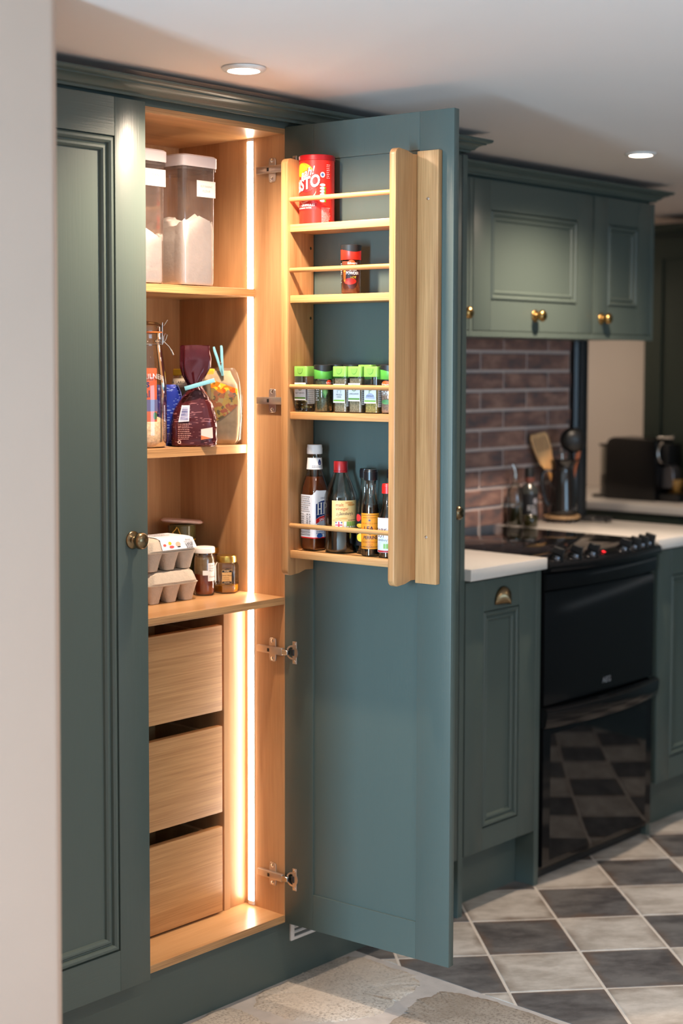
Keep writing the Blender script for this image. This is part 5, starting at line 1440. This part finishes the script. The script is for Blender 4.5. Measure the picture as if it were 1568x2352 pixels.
# packet of tortilla wraps in clear film
def print_mat():
    m, nt, p = newmat('food_photo_print')
    p.inputs['Roughness'].default_value = 0.3
    tc = nt.nodes.new('ShaderNodeTexCoord'); v = nt.nodes.new('ShaderNodeTexVoronoi'); v.inputs['Scale'].default_value = 95
    nz = nt.nodes.new('ShaderNodeTexNoise'); nz.inputs['Scale'].default_value = 60; nz.inputs['Detail'].default_value = 3
    nt.links.new(tc.outputs['Object'], nz.inputs['Vector'])
    vm = nt.nodes.new('ShaderNodeVectorMath'); vm.operation = 'MULTIPLY_ADD'; vm.inputs[1].default_value = (.03, .03, .03)
    nt.links.new(nz.outputs['Color'], vm.inputs[0]); nt.links.new(tc.outputs['Object'], vm.inputs[2])
    nt.links.new(vm.outputs[0], v.inputs['Vector'])
    sp = nt.nodes.new('ShaderNodeSeparateColor'); nt.links.new(v.outputs['Color'], sp.inputs[0])
    r = nt.nodes.new('ShaderNodeValToRGB'); r.color_ramp.interpolation = 'CONSTANT'
    cols = [(0, S(226, 120, 30)), (.25, S(238, 190, 50)), (.5, S(210, 84, 24)), (.66, S(240, 206, 120)), (.82, S(110, 96, 30)), (.9, S(246, 200, 70))]
    r.color_ramp.elements[0].color = cols[0][1]; r.color_ramp.elements[1].position = .25; r.color_ramp.elements[1].color = cols[1][1]
    for q, c in cols[2:]:
        e = r.color_ramp.elements.new(q); e.color = c
    nt.links.new(sp.outputs[0], r.inputs['Fac']); nt.links.new(r.outputs['Color'], p.inputs['Base Color'])
    return m
t = thing('wrap_packet', 'film packet of tortilla wraps with orange food photo leaning by the light strip', 'packet', (-.0650, .1905, 1.2699), FACE - math.radians(13.7), worldverts=False)
M_WRAP = plain('speckled_tortilla', S(206, 178, 138), 0.6, var=0.2, vs=45)
rows = [(.066, .004, .0, 4), (.074, .010, .012, 4), (.078, .013, .050, 4), (.078, .013, .100, 4), (.072, .011, .140, 3.5), (.062, .008, .160, 3), (.056, .004, .172, 3)]
m = MB(); m.loft(rows, n=56, jit=crumple(.0012, 160, 9)); pk = m.build('wraps', M_WRAP, t, smooth=40)
# printed front: food photo bounded by a slanting lower edge
gx = 12; vs = []; fs = []
for i in range(gx + 1):
    x = .014 + (.076 - .014) * i / gx
    zb = .052 + .040 * (i / gx) ** 1.6; zt = .152 - .022 * (i / gx)
    for k in range(5):
        z = zb + (zt - zb) * k / 4
        vs.append((x, -.0158 + .004 * (i / gx) ** 3, z))
for i in range(gx):
    for k in range(4): fs.append((i * 5 + k, (i + 1) * 5 + k, (i + 1) * 5 + k + 1, i * 5 + k + 1))
m = MB(); m.add(vs, fs); m.build('food_photo', print_mat(), pk, smooth=60)
m = MB(); m.box(-.078, .020, -.0070, .0060, .1600, .1760); m.build('top_flap', ink(236, 190, 40), pk, bevel=.002, seg=1)
patch_box(pk, 'title_strip', ink(206, 190, 170), -.076, -.030, .1330, .1540, -.0146, .0006)
lettering('6 LARGE TO', .0085, lambda x, y: (-.053 + x, -.0155, .1440 + y), ink(70, 60, 60), pk, bold=.02)
rows = [(.070, .004, .0, 3.5), (.080, .014, .012, 4), (.0845, .0175, .06, 4), (.0845, .0170, .11, 3.6), (.080, .014, .145, 3), (.073, .008, .168, 3), (.066, .003, .178, 3)]
m = MB(); m.loft(rows, n=64, jit=crumple(.0030, 210, 13), cap=False); m.build('film', thin_glass('crinkled_clear_film', (0.98, 0.97, 0.96), 0.10, 0.12, haze=.05, hazecol=S(240, 226, 212)), t, smooth=30)

t = thing('foil_bag', 'blue plastic bag with white flecks behind the clip-top jar', 'bag', (-.1620, .2160, 1.2699), FACE, worldverts=False)
rows = [(.036, .010, 0, 4), (.040, .016, .01, 4), (.041, .018, .05, 4), (.038, .016, .09, 3.4), (.030, .010, .125, 3), (.024, .004, .140, 3)]
m = MB(); m.loft(rows, n=48, jit=crumple(.002, 220, 6)); m.build('bag', dash_foil('blue_printed_plastic', S(20, 40, 140), S(150, 170, 220), .68), t, smooth=30)

# egg cartons
M_PULP = plain('grey_moulded_pulp', S(192, 176, 158), 0.9, var=0.06, vs=90, bump=0.5, bs=260)
def egg_carton(label, loc, rot, printed):
    t = thing('egg_carton', label, 'egg carton', loc, rot, 'stacked egg cartons', worldverts=False)
    L, W_ = .150, .104
    m = MB(); m.loft([(L / 2 - .004, W_ / 2 - .004, .0395, 6), (L / 2, W_ / 2, .0400, 6), (L / 2 + .001, W_ / 2 + .001, .0425, 6), (L / 2 - .004, W_ / 2 - .004, .0430, 6)], n=56); rim = m.build('tray', M_PULP, t, smooth=40)
    for i in range(3):
        for j in range(2):
            cx, cyy = (i - 1) * .0485, (j - .5) * .0500
            m = MB(); m.loft([(.0125, .0125, .0, 3.2, cx, cyy), (.0140, .0140, .0008, 3.4, cx, cyy), (.0185, .0190, .020, 3.0, cx, cyy), (.0236, .0245, .0400, 3.2, cx, cyy)], n=24); m.build('cup', M_PULP, rim, smooth=40)
    # lid: low pyramid with three bulges along the front
    def jit(p, a):
        if .046 < p.z < .0715:
            k = .0042 * abs(math.cos(p.x / .0485 * PI)) ** .6 * (1 if abs(p.y) > W_ / 2 - .018 else 0)
            return Vector((p.x, p.y + (-k if p.y < 0 else k), p.z))
        return p
    m = MB(); m.loft([(L / 2 - .001, W_ / 2 - .001, .0432, 6), (L / 2 - .003, W_ / 2 - .003, .0470, 6), (L / 2 - .008, W_ / 2 - .0105, .0655, 5), (L / 2 - .012, W_ / 2 - .0155, .0705, 5), (L / 2 - .018, W_ / 2 - .024, .0725, 5)], n=72, jit=jit)
    lid = m.build('lid', M_PULP, t, smooth=30)
    if printed:
        # white printed sleeve over the top and the sloping front
        y0, z0, y1, z1 = -W_ / 2 + .0028, .0478, -W_ / 2 + .0110, .0675
        def fp(x, s_): return (x, y0 + (y1 - y0) * s_ - .0046, z0 + (z1 - z0) * s_ + .0006)
        m = MB(); xa, xb = -.036, .0655
        m.add([fp(xa, -.05), fp(xb, -.05), fp(xb - .005, 1.1), fp(xa, 1.1)], [(0, 1, 2, 3)])
        m.add([fp(xa, 1.1), fp(xb - .005, 1.1), (xb - .009, -.0335, .0732), (xa, -.0335, .0732), (xb - .013, -.024, .0742), (xa, -.024, .0742), (xb - .013, .034, .0742), (xa, .034, .0742)], [(0, 1, 2, 3), (3, 2, 4, 5), (5, 4, 6, 7)])
        sl = m.build('sleeve', ink(226, 226, 232), lid, fixn=False)
        def fq(x, s_): q = fp(x, s_); return (q[0], q[1] - .0004, q[2] + .0002)
        lettering('British', .0058, lambda x, y: fq(.0440 + x, .88 + y / .024), ink(90, 84, 84), sl, shear=.2)
        lettering('FREE RANGE', .0046, lambda x, y: fq(.0440 + x, .68 + y / .024), ink(150, 146, 146), sl)
        lettering('LARGE', .0100, lambda x, y: fq(.0450 + x, .42 + y / .024), ink(50, 46, 48), sl, bold=.02, sx=.75)
        lettering('EGGS', .0100, lambda x, y: fq(.0450 + x, .10 + y / .024), ink(50, 46, 48), sl, bold=.02, sx=.75)
        blob(lambda x, s_: fq(x, s_), ell(-.0100, .66, .0044, .19)).build('print_spot', ink(240, 190, 30), sl, fixn=False)
        blob(lambda x, s_: fq(x, s_), ell(-.0260, .50, .0044, .14)).build('print_spot', ink(230, 90, 80), sl, fixn=False)
        blob(lambda x, s_: fq(x, s_), ell(-.0070, .26, .0068, .15)).build('print_spot', ink(226, 84, 84), sl, fixn=False)
        blob(lambda x, s_: fq(x, s_), ell(.0130, .50, .0070, .26)).build('sleeve_cutout', ink(206, 176, 150), sl, fixn=False)
        blob(lambda x, s_: (fq(x, s_)[0], fq(x, s_)[1] - .0003, fq(x, s_)[2]), ell(.0140, .22, .0050, .06)).build('sleeve_cutout', M_INK, sl, fixn=False)
        lines(sl, lambda x, z: (x, z, .0746), ink(110, 106, 110), -.024, .030, .022, 5, .008, .0022, seed=101)
    return t
egg_carton('lower grey pulp egg carton standing directly on the pantry shelf', (-.2270, .1690, .9224), math.radians(-2), False)
egg_carton('upper egg carton with white large eggs sleeve on top of the stack', (-.2330, .1680, .9224 + .0735), math.radians(-1), True)

# jam and honey jars
t = thing('jam_jar', 'straight jam jar with white lid and hand-written label beside the egg cartons', 'jar', (-.1000, .1620, .9224), FACE, worldverts=False)
m = MB(); m.lathe([(0, 0), (.0205, 0), (.0235, .004), (.0240, .010), (.0240, .082), (.0225, .090), (.0205, .094), (.0205, .100)], n=44, cap=False); m.build('glass', M_GLASS, t, smooth=50)
M_JAM = plain('amber_preserve', S(146, 54, 18), 0.2, var=0.25, vs=60, coat=.5)
m = MB(); m.lathe([(0, .003), (.0195, .003), (.0224, .007), (.0228, .012), (.0228, .050), (0, .0515)], n=40, cap=False); m.build('jam', M_JAM, t, smooth=50)
m = MB(); m.lathe([(.0229, .050), (.0229, .081), (.0215, .089)], n=40, cap=False); m.build('jam_smear', thin_glass('smeared_inner_glass', (0.97, 0.88, 0.74), 0.06, .2, haze=.45, hazecol=S(216, 176, 124)), t, smooth=50)
m = MB(); m.lathe([(.0238, .0985), (.0245, .0990), (.0245, .1090), (.0235, .1110), (.0225, .1120), (0, .1122)], n=44, cap=False); m.build('lid', M_WHITE, t, smooth=40)
j1 = cylmap(.0243); j2 = cylmap(.0245)
m = MB(); cyl_patch(m, .0243, .32, 1.30, .0340, .0760, 12); lb = m.build('label', M_PAPER, t, fixn=False)
m = MB(); cyl_patch(m, .0243, -.18, .32, .0480, .0590, 8); m.build('label', M_PAPER, t, fixn=False)
for wd, z in (('Green', .0700), ('Ginger', .0640), ('Marm', .0580), ('October', .0440)): lettering(wd, .0062, lambda x, y, z=z: j2(.0100 + x, z + y), M_GREYINK, lb, align='LEFT', shear=.3, cuts=.003)
t = thing('honey_jar', 'hexagonal honey jar with gold lid and black label nearest the light strip', 'jar', (-.0380, .1530, .9224), FACE, worldverts=False)
def hexrows(rs): 
    vs = []; fs = []; n = 6
    for r, z in rs:
        for i in range(n): a = 2 * PI * (i + .5) / n + .12; vs.append((r * math.sin(a), -r * math.cos(a), z))
    for k in range(len(rs) - 1):
        for i in range(n): fs.append((k * n + i, k * n + (i + 1) % n, (k + 1) * n + (i + 1) % n, (k + 1) * n + i))
    fs.append(tuple(range(n - 1, -1, -1))); fs.append(tuple((len(rs) - 1) * n + i for i in range(n)))
    return MB().add(vs, fs)
hexrows([(.0280, 0), (.0298, .002), (.0298, .062), (.0270, .070), (.0215, .074)]).build('glass', M_GLASS, t, bevel=.002, seg=3)
hexrows([(.0270, .002), (.0278, .004), (.0278, .0185)]).build('honey', plain('golden_honey', S(190, 120, 20), 0.15, var=.1, coat=.5), t, bevel=.001, seg=2)
m = MB(); m.lathe([(.0235, .0720), (.0240, .0725), (.0240, .0845), (.0225, .0870), (0, .0872)], n=40, cap=False); m.build('lid', plain('pale_gold_lid', S(212, 178, 96), 0.28, metal=1), t, smooth=40)
ap = .0298 * math.cos(PI / 6) + .0006
def hf(x, z):   # face normal at angle .12 - 60 degrees
    a = .12 - PI / 3 * 0.0
    return (ap * math.sin(a) + x * math.cos(a), -ap * math.cos(a) + x * math.sin(a), z)
def ht(e): 
    return lambda x, z: tuple(Vector(hf(x, z)) + Vector((math.sin(.12), -math.cos(.12), 0)) * e)
blob(ht(0), ell(-.002, .0400, .0150, .0190)).build('label', M_INK, t, fixn=False)
lb = MB().add([ht(.0002)(-.0150, .0240), ht(.0002)(.0080, .0240), ht(.0002)(.0080, .0560), ht(.0002)(-.0150, .0560)], [(0, 1, 2, 3)]).build('label', ink(206, 170, 112), t, fixn=False)
for z0, z1 in ((.0500, .0550), (.0245, .0285)): MB().add([ht(.0003)(-.0145, z0), ht(.0003)(.0076, z0), ht(.0003)(.0076, z1), ht(.0003)(-.0145, z1)], [(0, 1, 2, 3)]).build('label_band', M_INK, lb, fixn=False)
lettering('PURE', .0050, lambda x, y: ht(.0005)(-.0035 + x, .0525 + y), ink(226, 206, 170), lb, bold=.01)
lettering('Clover Honey', .0048, lambda x, y: ht(.0005)(-.0035 + x, .0430 + y), ink(70, 50, 30), lb, shear=.3)
lines(lb, ht(.0004), ink(120, 90, 60), -.0130, .0060, .0370, 3, .0040, .0011, seed=111)
lettering('227g 8oz', .0036, lambda x, y: ht(.0005)(-.0035 + x, .0265 + y), ink(226, 206, 170), lb)

t = thing('ribbon_jar', 'dark green glass jar tied with yellow ribbon behind the egg cartons', 'jar', (-.0540, .2900, .9224), FACE, worldverts=False)
m = MB(); m.lathe([(0, 0), (.028, 0), (.031, .004), (.031, .105), (.029, .112), (.029, .118), (.0325, .120), (.0330, .150), (.0300, .1525), (0, .153)], n=36, cap=False); m.build('jar', plain('olive_green_jar', S(84, 78, 44), 0.25, var=.2, vs=40, coat=.4), t, smooth=40)
m = MB(); m.tube(arcpts(.0320, 0, 2 * PI, .1160, 28)[:-1], .0010, 6, closed=True); rb_ = m.build('ribbon', ink(226, 170, 50), t, smooth=50)
m = MB(); m.tube([(-.012, -.031, .148), (-.016, -.036, .142), (-.022, -.036, .136), (-.018, -.036, .128), (-.004, -.036, .120), (.004, -.035, .114), (.010, -.036, .108)], .0009, 6); m.build('ribbon_loop', ink(226, 170, 50), rb_, smooth=50)
m = MB(); m.tube([(-.010, -.031, .146), (-.006, -.037, .136), (.000, -.037, .124), (.006, -.037, .116), (.018, -.034, .1165)], .0009, 6); m.build('ribbon_loop', ink(226, 170, 50), rb_, smooth=50)
t = thing('sachet', 'flat pink and white paper sachet lying on the ribboned jar', 'sachet', (-.0540, .2900, .9224 + .1534), FACE, worldverts=False)
m = MB(); m.loft([(.046, .022, 0, 4), (.050, .026, .003, 4), (.046, .022, .0065, 4)], n=40, jit=crumple(.0015, 200, 3)); m.xf(Matrix.Rotation(math.radians(4), 4, 'Y') @ Matrix.Translation((0, 0, .0030))); m.build('packet', plain('pink_white_paper', S(222, 190, 180), 0.6, var=.18, vs=30), t, smooth=40)
for s_ in (1, -1):
    m = MB(); m.add([(s_ * .046, -.012, .0065), (s_ * .046, .012, .0065), (s_ * .0515, .015, .0068), (s_ * .0515, -.015, .0060)], [(0, 1, 2, 3)]); m.xf(Matrix.Rotation(math.radians(4), 4, 'Y')); m.build('crimped_end', ink(206, 120, 106), t)
t = thing('preserve_jar', 'small jar with brass coloured lid standing behind the jam jar', 'jar', (-.0280, .2255, .9224), FACE, worldverts=False)
m = MB(); m.lathe([(0, 0), (.022, 0), (.025, .004), (.025, .078), (.022, .086)], n=32, cap=False); m.build('glass', plain('brown_preserve', S(70, 38, 18), 0.2, coat=.4), t, smooth=40)
m = MB(); m.lathe([(.0250, .086), (.0255, .087), (.0255, .098), (.024, .100), (0, .1002)], n=32, cap=False); m.build('lid', plain('brass_lid', S(186, 140, 60), 0.3, metal=1), t, smooth=40)

# ================================================================== COOKER-SIDE BITS AND THE FAR COUNTER
WT = .9254
t = thing('utensil_jug', 'tall dark glazed jug holding cooking utensils beside the brick wall', 'jug', (1.850, .480, WT + .0235), FACE, worldverts=False)
M_GLAZE = plain('dark_glossy_glaze', (0.012, 0.010, 0.010, 1), 0.06, var=.1, coat=.6)
m = MB(); m.lathe([(0, 0), (.046, 0), (.050, .004), (.050, .020), (.047, .060), (.043, .110), (.038, .145), (.036, .158), (.040, .176), (.045, .186), (.043, .187), (.034, .160), (.040, .110), (.044, .050), (.044, .010), (0, .008)], n=44, cap=False); m.build('body', M_GLAZE, t, smooth=60)
m = MB(); m.tube([(-.040, 0, .150), (-.058, 0, .152), (-.070, 0, .140), (-.073, 0, .110), (-.068, 0, .075), (-.058, 0, .045), (-.048, 0, .030)], .0065, 10); m.build('handle', M_GLAZE, t, smooth=50)
m = MB(); m.add([(.030, -.025, .187), (.044, -.012, .188), (.060, 0, .190), (.044, .012, .188), (.030, .025, .187), (.040, 0, .165)], [(0, 1, 5), (1, 2, 5), (2, 3, 5), (3, 4, 5)]); m.build('spout', M_GLAZE, t)
t = thing('trivet', 'round wooden board under the utensil jug', 'trivet', (1.850, .480, WT), 0, worldverts=False)
m = MB(); m.lathe([(0, .0125), (.060, .0125), (.062, .015), (.062, .021), (.060, .0230), (0, .0230)], n=40, cap=False); m.build('board', wood('trivet_wood', S(150, 116, 80), S(190, 156, 116), 'x'), t, smooth=40)
for a in range(3):
    m = MB(); m.lathe([(0, 0), (.008, 0), (.008, .0124), (0, .0124)], (.045 * math.cos(a * 2.1), .045 * math.sin(a * 2.1)), 12, cap=False); m.build('foot', M_BLKMATT, t)
t = thing('pan_stand', 'low black iron pan stand with open scrolls in front of the jug', 'pan stand', (1.925, .405, WT), 0, worldverts=False)
m = MB(); m.tube([(.062 * math.cos(a), .062 * math.sin(a), .010) for a in [2 * PI * k / 32 for k in range(32)]], .0045, 8, closed=True); m.build('ring', M_BLKMATT, t, smooth=50)
for k in range(6):
    a = k * PI / 3
    m = MB(); m.tube([(.060 * math.cos(a), .060 * math.sin(a), .010), (.035 * math.cos(a + .4), .035 * math.sin(a + .4), .011), (.010 * math.cos(a), .010 * math.sin(a), .010)], .0035, 7); m.build('scroll', M_BLKMATT, t, smooth=50)
for k in range(3):
    a = k * 2 * PI / 3 + .3
    m = MB(); m.tube([(.06 * math.cos(a), .06 * math.sin(a), .010), (.062 * math.cos(a), .062 * math.sin(a), .0004)], .0045, 8); m.build('foot', M_BLKMATT, t)
JZ = WT + .0235
def in_jug(name, label, cat, loc): return thing(name, label, cat, loc, FACE, 'utensils standing in the jug', worldverts=False)
t = in_jug('wooden_spatula', 'slotted wooden spatula leaning left out of the dark jug', 'spatula', (1.845, .484, JZ + .012))
lean = Matrix.Rotation(math.radians(-17), 4, 'Y')
m = MB(); m.tube([(0, 0, .0), (0, 0, .16)], .0055, 8); m.xf(lean); m.build('shaft', wood('spatula_wood', S(186, 126, 62), S(224, 172, 104), 'z'), t, smooth=50)
m = MB()
out = [(-.008, .140), (-.024, .178), (-.031, .222), (-.032, .266), (-.026, .280), (.024, .276), (.032, .262), (.032, .222), (.024, .178), (.008, .140)]
m.prism(out, 'y', -.004, .004); m.xf(lean); bl = m.build('blade', bpy.data.materials['spatula_wood'], t, bevel=.0015, seg=1)
for k in range(4):
    m = MB(); x = -.018 + k * .011; m.box(x, x + .003, -.0046, -.0040, .215, .262); m.xf(lean); m.build('slot', plain('slot_shadow_wood', S(96, 58, 26), .8), bl)
t = in_jug('ladle', 'large black nylon ladle standing in the dark jug', 'ladle', (1.855, .480, JZ + .024))
lean = Matrix.Rotation(math.radians(6), 4, 'Y')
m = MB(); m.tube([(0, 0, 0), (0, .002, .190)], .0050, 8); m.xf(lean); m.build('shaft', M_BLKMATT, t, smooth=50)
m = MB(); m.ball((.006, -.004, .232), .046, .024, .043, 24, 14); m.xf(lean); m.build('bowl', plain('black_nylon', (0.008, 0.008, 0.009, 1), .35), t, smooth=60)
t = in_jug('wooden_spoon', 'reddish wooden spoon handle at the right of the dark jug', 'spoon', (1.866, .471, JZ + .024))
lean = Matrix.Rotation(math.radians(9), 4, 'Y')
m = MB(); m.tube([(.004, 0, 0), (.006, 0, .150), (.006, 0, .172), (.006, 0, .196), (.006, 0, .204)], [.0045, .0050, .0085, .0090, .003], 10); m.xf(lean); m.build('spoon', wood('red_wood', S(120, 64, 40), S(160, 96, 64), 'z'), t, smooth=50)
t = in_jug('steel_whisk', 'thin steel utensil handle between the spatula and the ladle', 'whisk', (1.846, .476, JZ + .024))
m = MB(); m.tube([(-.004, 0, 0), (-.004, 0, .185)], .0040, 8); m.build('shaft', M_CHROME, t, smooth=50)
m = MB(); m.tube([(-.004 + .008 * math.cos(a), 0, .191 + .008 * math.sin(a)) for a in [2 * PI * k / 14 for k in range(14)]], .0015, 6, closed=True); m.build('hanging_ring', M_CHROME, t, smooth=50)

t = thing('oil_bottle', 'clear glass oil bottle with steel pourer by the brick wall', 'bottle', (1.645, .530, WT), FACE, worldverts=False)
m = MB(); m.lathe([(0, 0), (.024, 0), (.027, .004), (.027, .105), (.022, .122), (.011, .138), (.0105, .160)], n=32, cap=False); m.build('glass', M_GLASS2, t, smooth=50)
m = MB(); m.lathe([(0, .003), (.0245, .003), (.0255, .006), (.0255, .060), (0, .061)], n=28, cap=False); m.build('oil', plain('olive_oil', S(70, 66, 40), .2, coat=.5), t, smooth=50)
m = MB(); m.tube([(0, 0, .158), (0, 0, .175), (-.004, 0, .190), (-.010, 0, .202)], [.0085, .006, .0042, .0035], 10); m.build('pourer', M_CHROME, t, smooth=50)
t = thing('gin_bottle', 'grey bottle with black label and white lettering next to the jug', 'bottle', (1.700, .512, WT), FACE, worldverts=False)
m = MB(); m.lathe([(0, 0), (.027, 0), (.030, .004), (.030, .112), (.026, .126), (.013, .138), (.012, .160)], n=36, cap=False); m.build('glass', plain('smoky_grey_glass', S(66, 68, 66), .12, coat=.4), t, smooth=50)
m = MB(); m.lathe([(.0155, .150), (.0155, .186), (.014, .189), (0, .189)], n=28, cap=False); m.build('cap', M_BLKMATT, t, smooth=40)
m = MB(); m.lathe([(.0135, .140), (.0160, .150), (.0158, .158)], n=28, cap=False); m.build('neck_band', ink(120, 70, 60), t, smooth=40)
m = MB(); cyl_patch(m, .0304, -1.4, 1.4, .008, .104, 20); lb = m.build('label', ink(26, 26, 30), t, fixn=False)
g2 = cylmap(.0307)
blob(g2, ell(.016, .080, .0085, .0100)).build('label_print', ink(150, 150, 160), lb, fixn=False)
blob(g2, ell(.013, .040, .0110, .0160)).build('label_print', ink(120, 120, 130), lb, fixn=False)
lines(lb, g2, ink(200, 200, 206), -.012, .022, .062, 3, .006, .003, seed=121)
t = thing('storage_jar', 'squat dark olive glass jar at the back corner of the hob', 'jar', (1.632, .460, WT), FACE, worldverts=False)
m = MB(); m.lathe([(0, 0), (.022, 0), (.026, .004), (.026, .030), (.022, .038), (.019, .042), (0, .0425)], n=30, cap=False); m.build('jar', plain('olive_dark_glass', S(44, 42, 18), .12, coat=.5), t, smooth=50)

# coffee machine
t = thing('coffee_machine', 'black capsule coffee machine with chrome lever on the far counter', 'coffee machine', (2.80, .75, WT), 0)
Z = WT
m = MB()
outl = [(.905, Z), (.905, Z + .215), (.892, Z + .238), (.870, Z + .246), (.690, Z + .240), (.680, Z + .232), (.680, Z)]
m.prism([(y, z) for y, z in outl], 'x', 2.735, 2.878); m.build('body', plain('gloss_black_case', (0.004, 0.004, 0.005, 1), .3), t, bevel=.004, seg=2)
m = MB(); m.box(2.775, 2.865, .906, .955, Z + .012, Z + .205); m.build('water_tank', thin_glass('clear_tank_plastic', (0.90, 0.89, 0.87), .10), t, bevel=.006, seg=2)
m = MB(); m.box(2.772, 2.868, .9055, .960, Z + .206, Z + .216); m.build('tank_lid', M_BLKMATT, t, bevel=.002, seg=1)
m = MB(); m.box(2.772, 2.868, .9055, .990, Z + .0, Z + .011); m.build('tank_base', M_BLKMATT, t, bevel=.002, seg=1)
m = MB(); m.box(2.800, 2.812, .942, .9545, Z + .012, Z + .090); m.build('tank_handle', M_BLKMATT, t)
m = MB(); m.box(2.755, 2.885, .585, .679, Z, Z + .030); m.build('drip_tray', M_BLKMATT, t, bevel=.008, seg=2)
m = MB(); m.box(2.770, 2.870, .640, .6795, Z + .140, Z + .225); hd = m.build('brew_head', M_BLKMATT, t, bevel=.008, seg=2)
m = MB(); m.tube([(2.757, .655 + .026 * math.sin(a), Z + .190 + .040 * math.cos(a)) for a in [-.4 - 2.9 * k / 14 + 3.3 for k in range(15)]], .0060, 8); m.build('lever_ring', M_CHROME, hd, smooth=50)
m = MB(); m.tube([(2.775, .690, Z + .246), (2.775, .640, Z + .248), (2.775, .618, Z + .250)], [.007, .007, .010], 10); m.build('lever', M_CHROME, hd, smooth=50)
m = MB(); m.prism([(.6795, Z + .05), (.6795, Z + .13), (.650, Z + .145), (.632, Z + .125), (.628, Z + .075), (.640, Z + .05)], 'x', 2.790, 2.850); m.build('capsule_bin', plain('brushed_grey_mesh', S(120, 116, 118), .35, metal=.6, var=.3, vs=400), hd, bevel=.003, seg=1)
t.location.y -= .034
t = thing('coffee_cup', 'small amber glass coffee cup with saucer on the machine drip tray', 'cup', (2.815, .594, Z + .0304), 0, worldverts=False)
m = MB(); m.lathe([(0, 0), (.020, 0), (.034, .004), (.036, .007), (.030, .006), (0, .004)], n=32, cap=False); m.build('saucer', plain('amber_glass_saucer', S(170, 130, 70), .15, coat=.4), t, smooth=50)
m = MB(); m.lathe([(0, .008), (.012, .008), (.014, .014), (.024, .034), (.026, .056), (.024, .056), (.020, .034), (0, .014)], n=32, cap=False); m.build('cup', bpy.data.materials['amber_glass_saucer'], t, smooth=50)
t = thing('milk_frother', 'black cylindrical milk frother with pale base ring right of the coffee machine', 'frother', (2.805, .462, WT), 0, worldverts=False)
m = MB(); m.lathe([(0, 0), (.058, 0), (.060, .006), (.060, .095), (.058, .100), (0, .100)], n=40, cap=False); m.build('base', M_BLKMATT, t, smooth=40)
m = MB(); m.lathe([(.058, .1005), (.062, .102), (.062, .114), (.058, .1155), (0, .1155)], n=40, cap=False); m.build('ring', ink(170, 150, 130), t, smooth=40)
m = MB(); m.lathe([(.056, .1158), (.056, .250), (.052, .256), (0, .256)], n=40, cap=False); m.build('jug', plain('dark_jug', (0.012, 0.013, 0.016, 1), .3), t, smooth=40)
downlight(2.55, 1.15, 'unseen downlight added to brighten the recess beside the far counter', energy=14.0)  # out-of-view lamp added to lift the dark recess wall
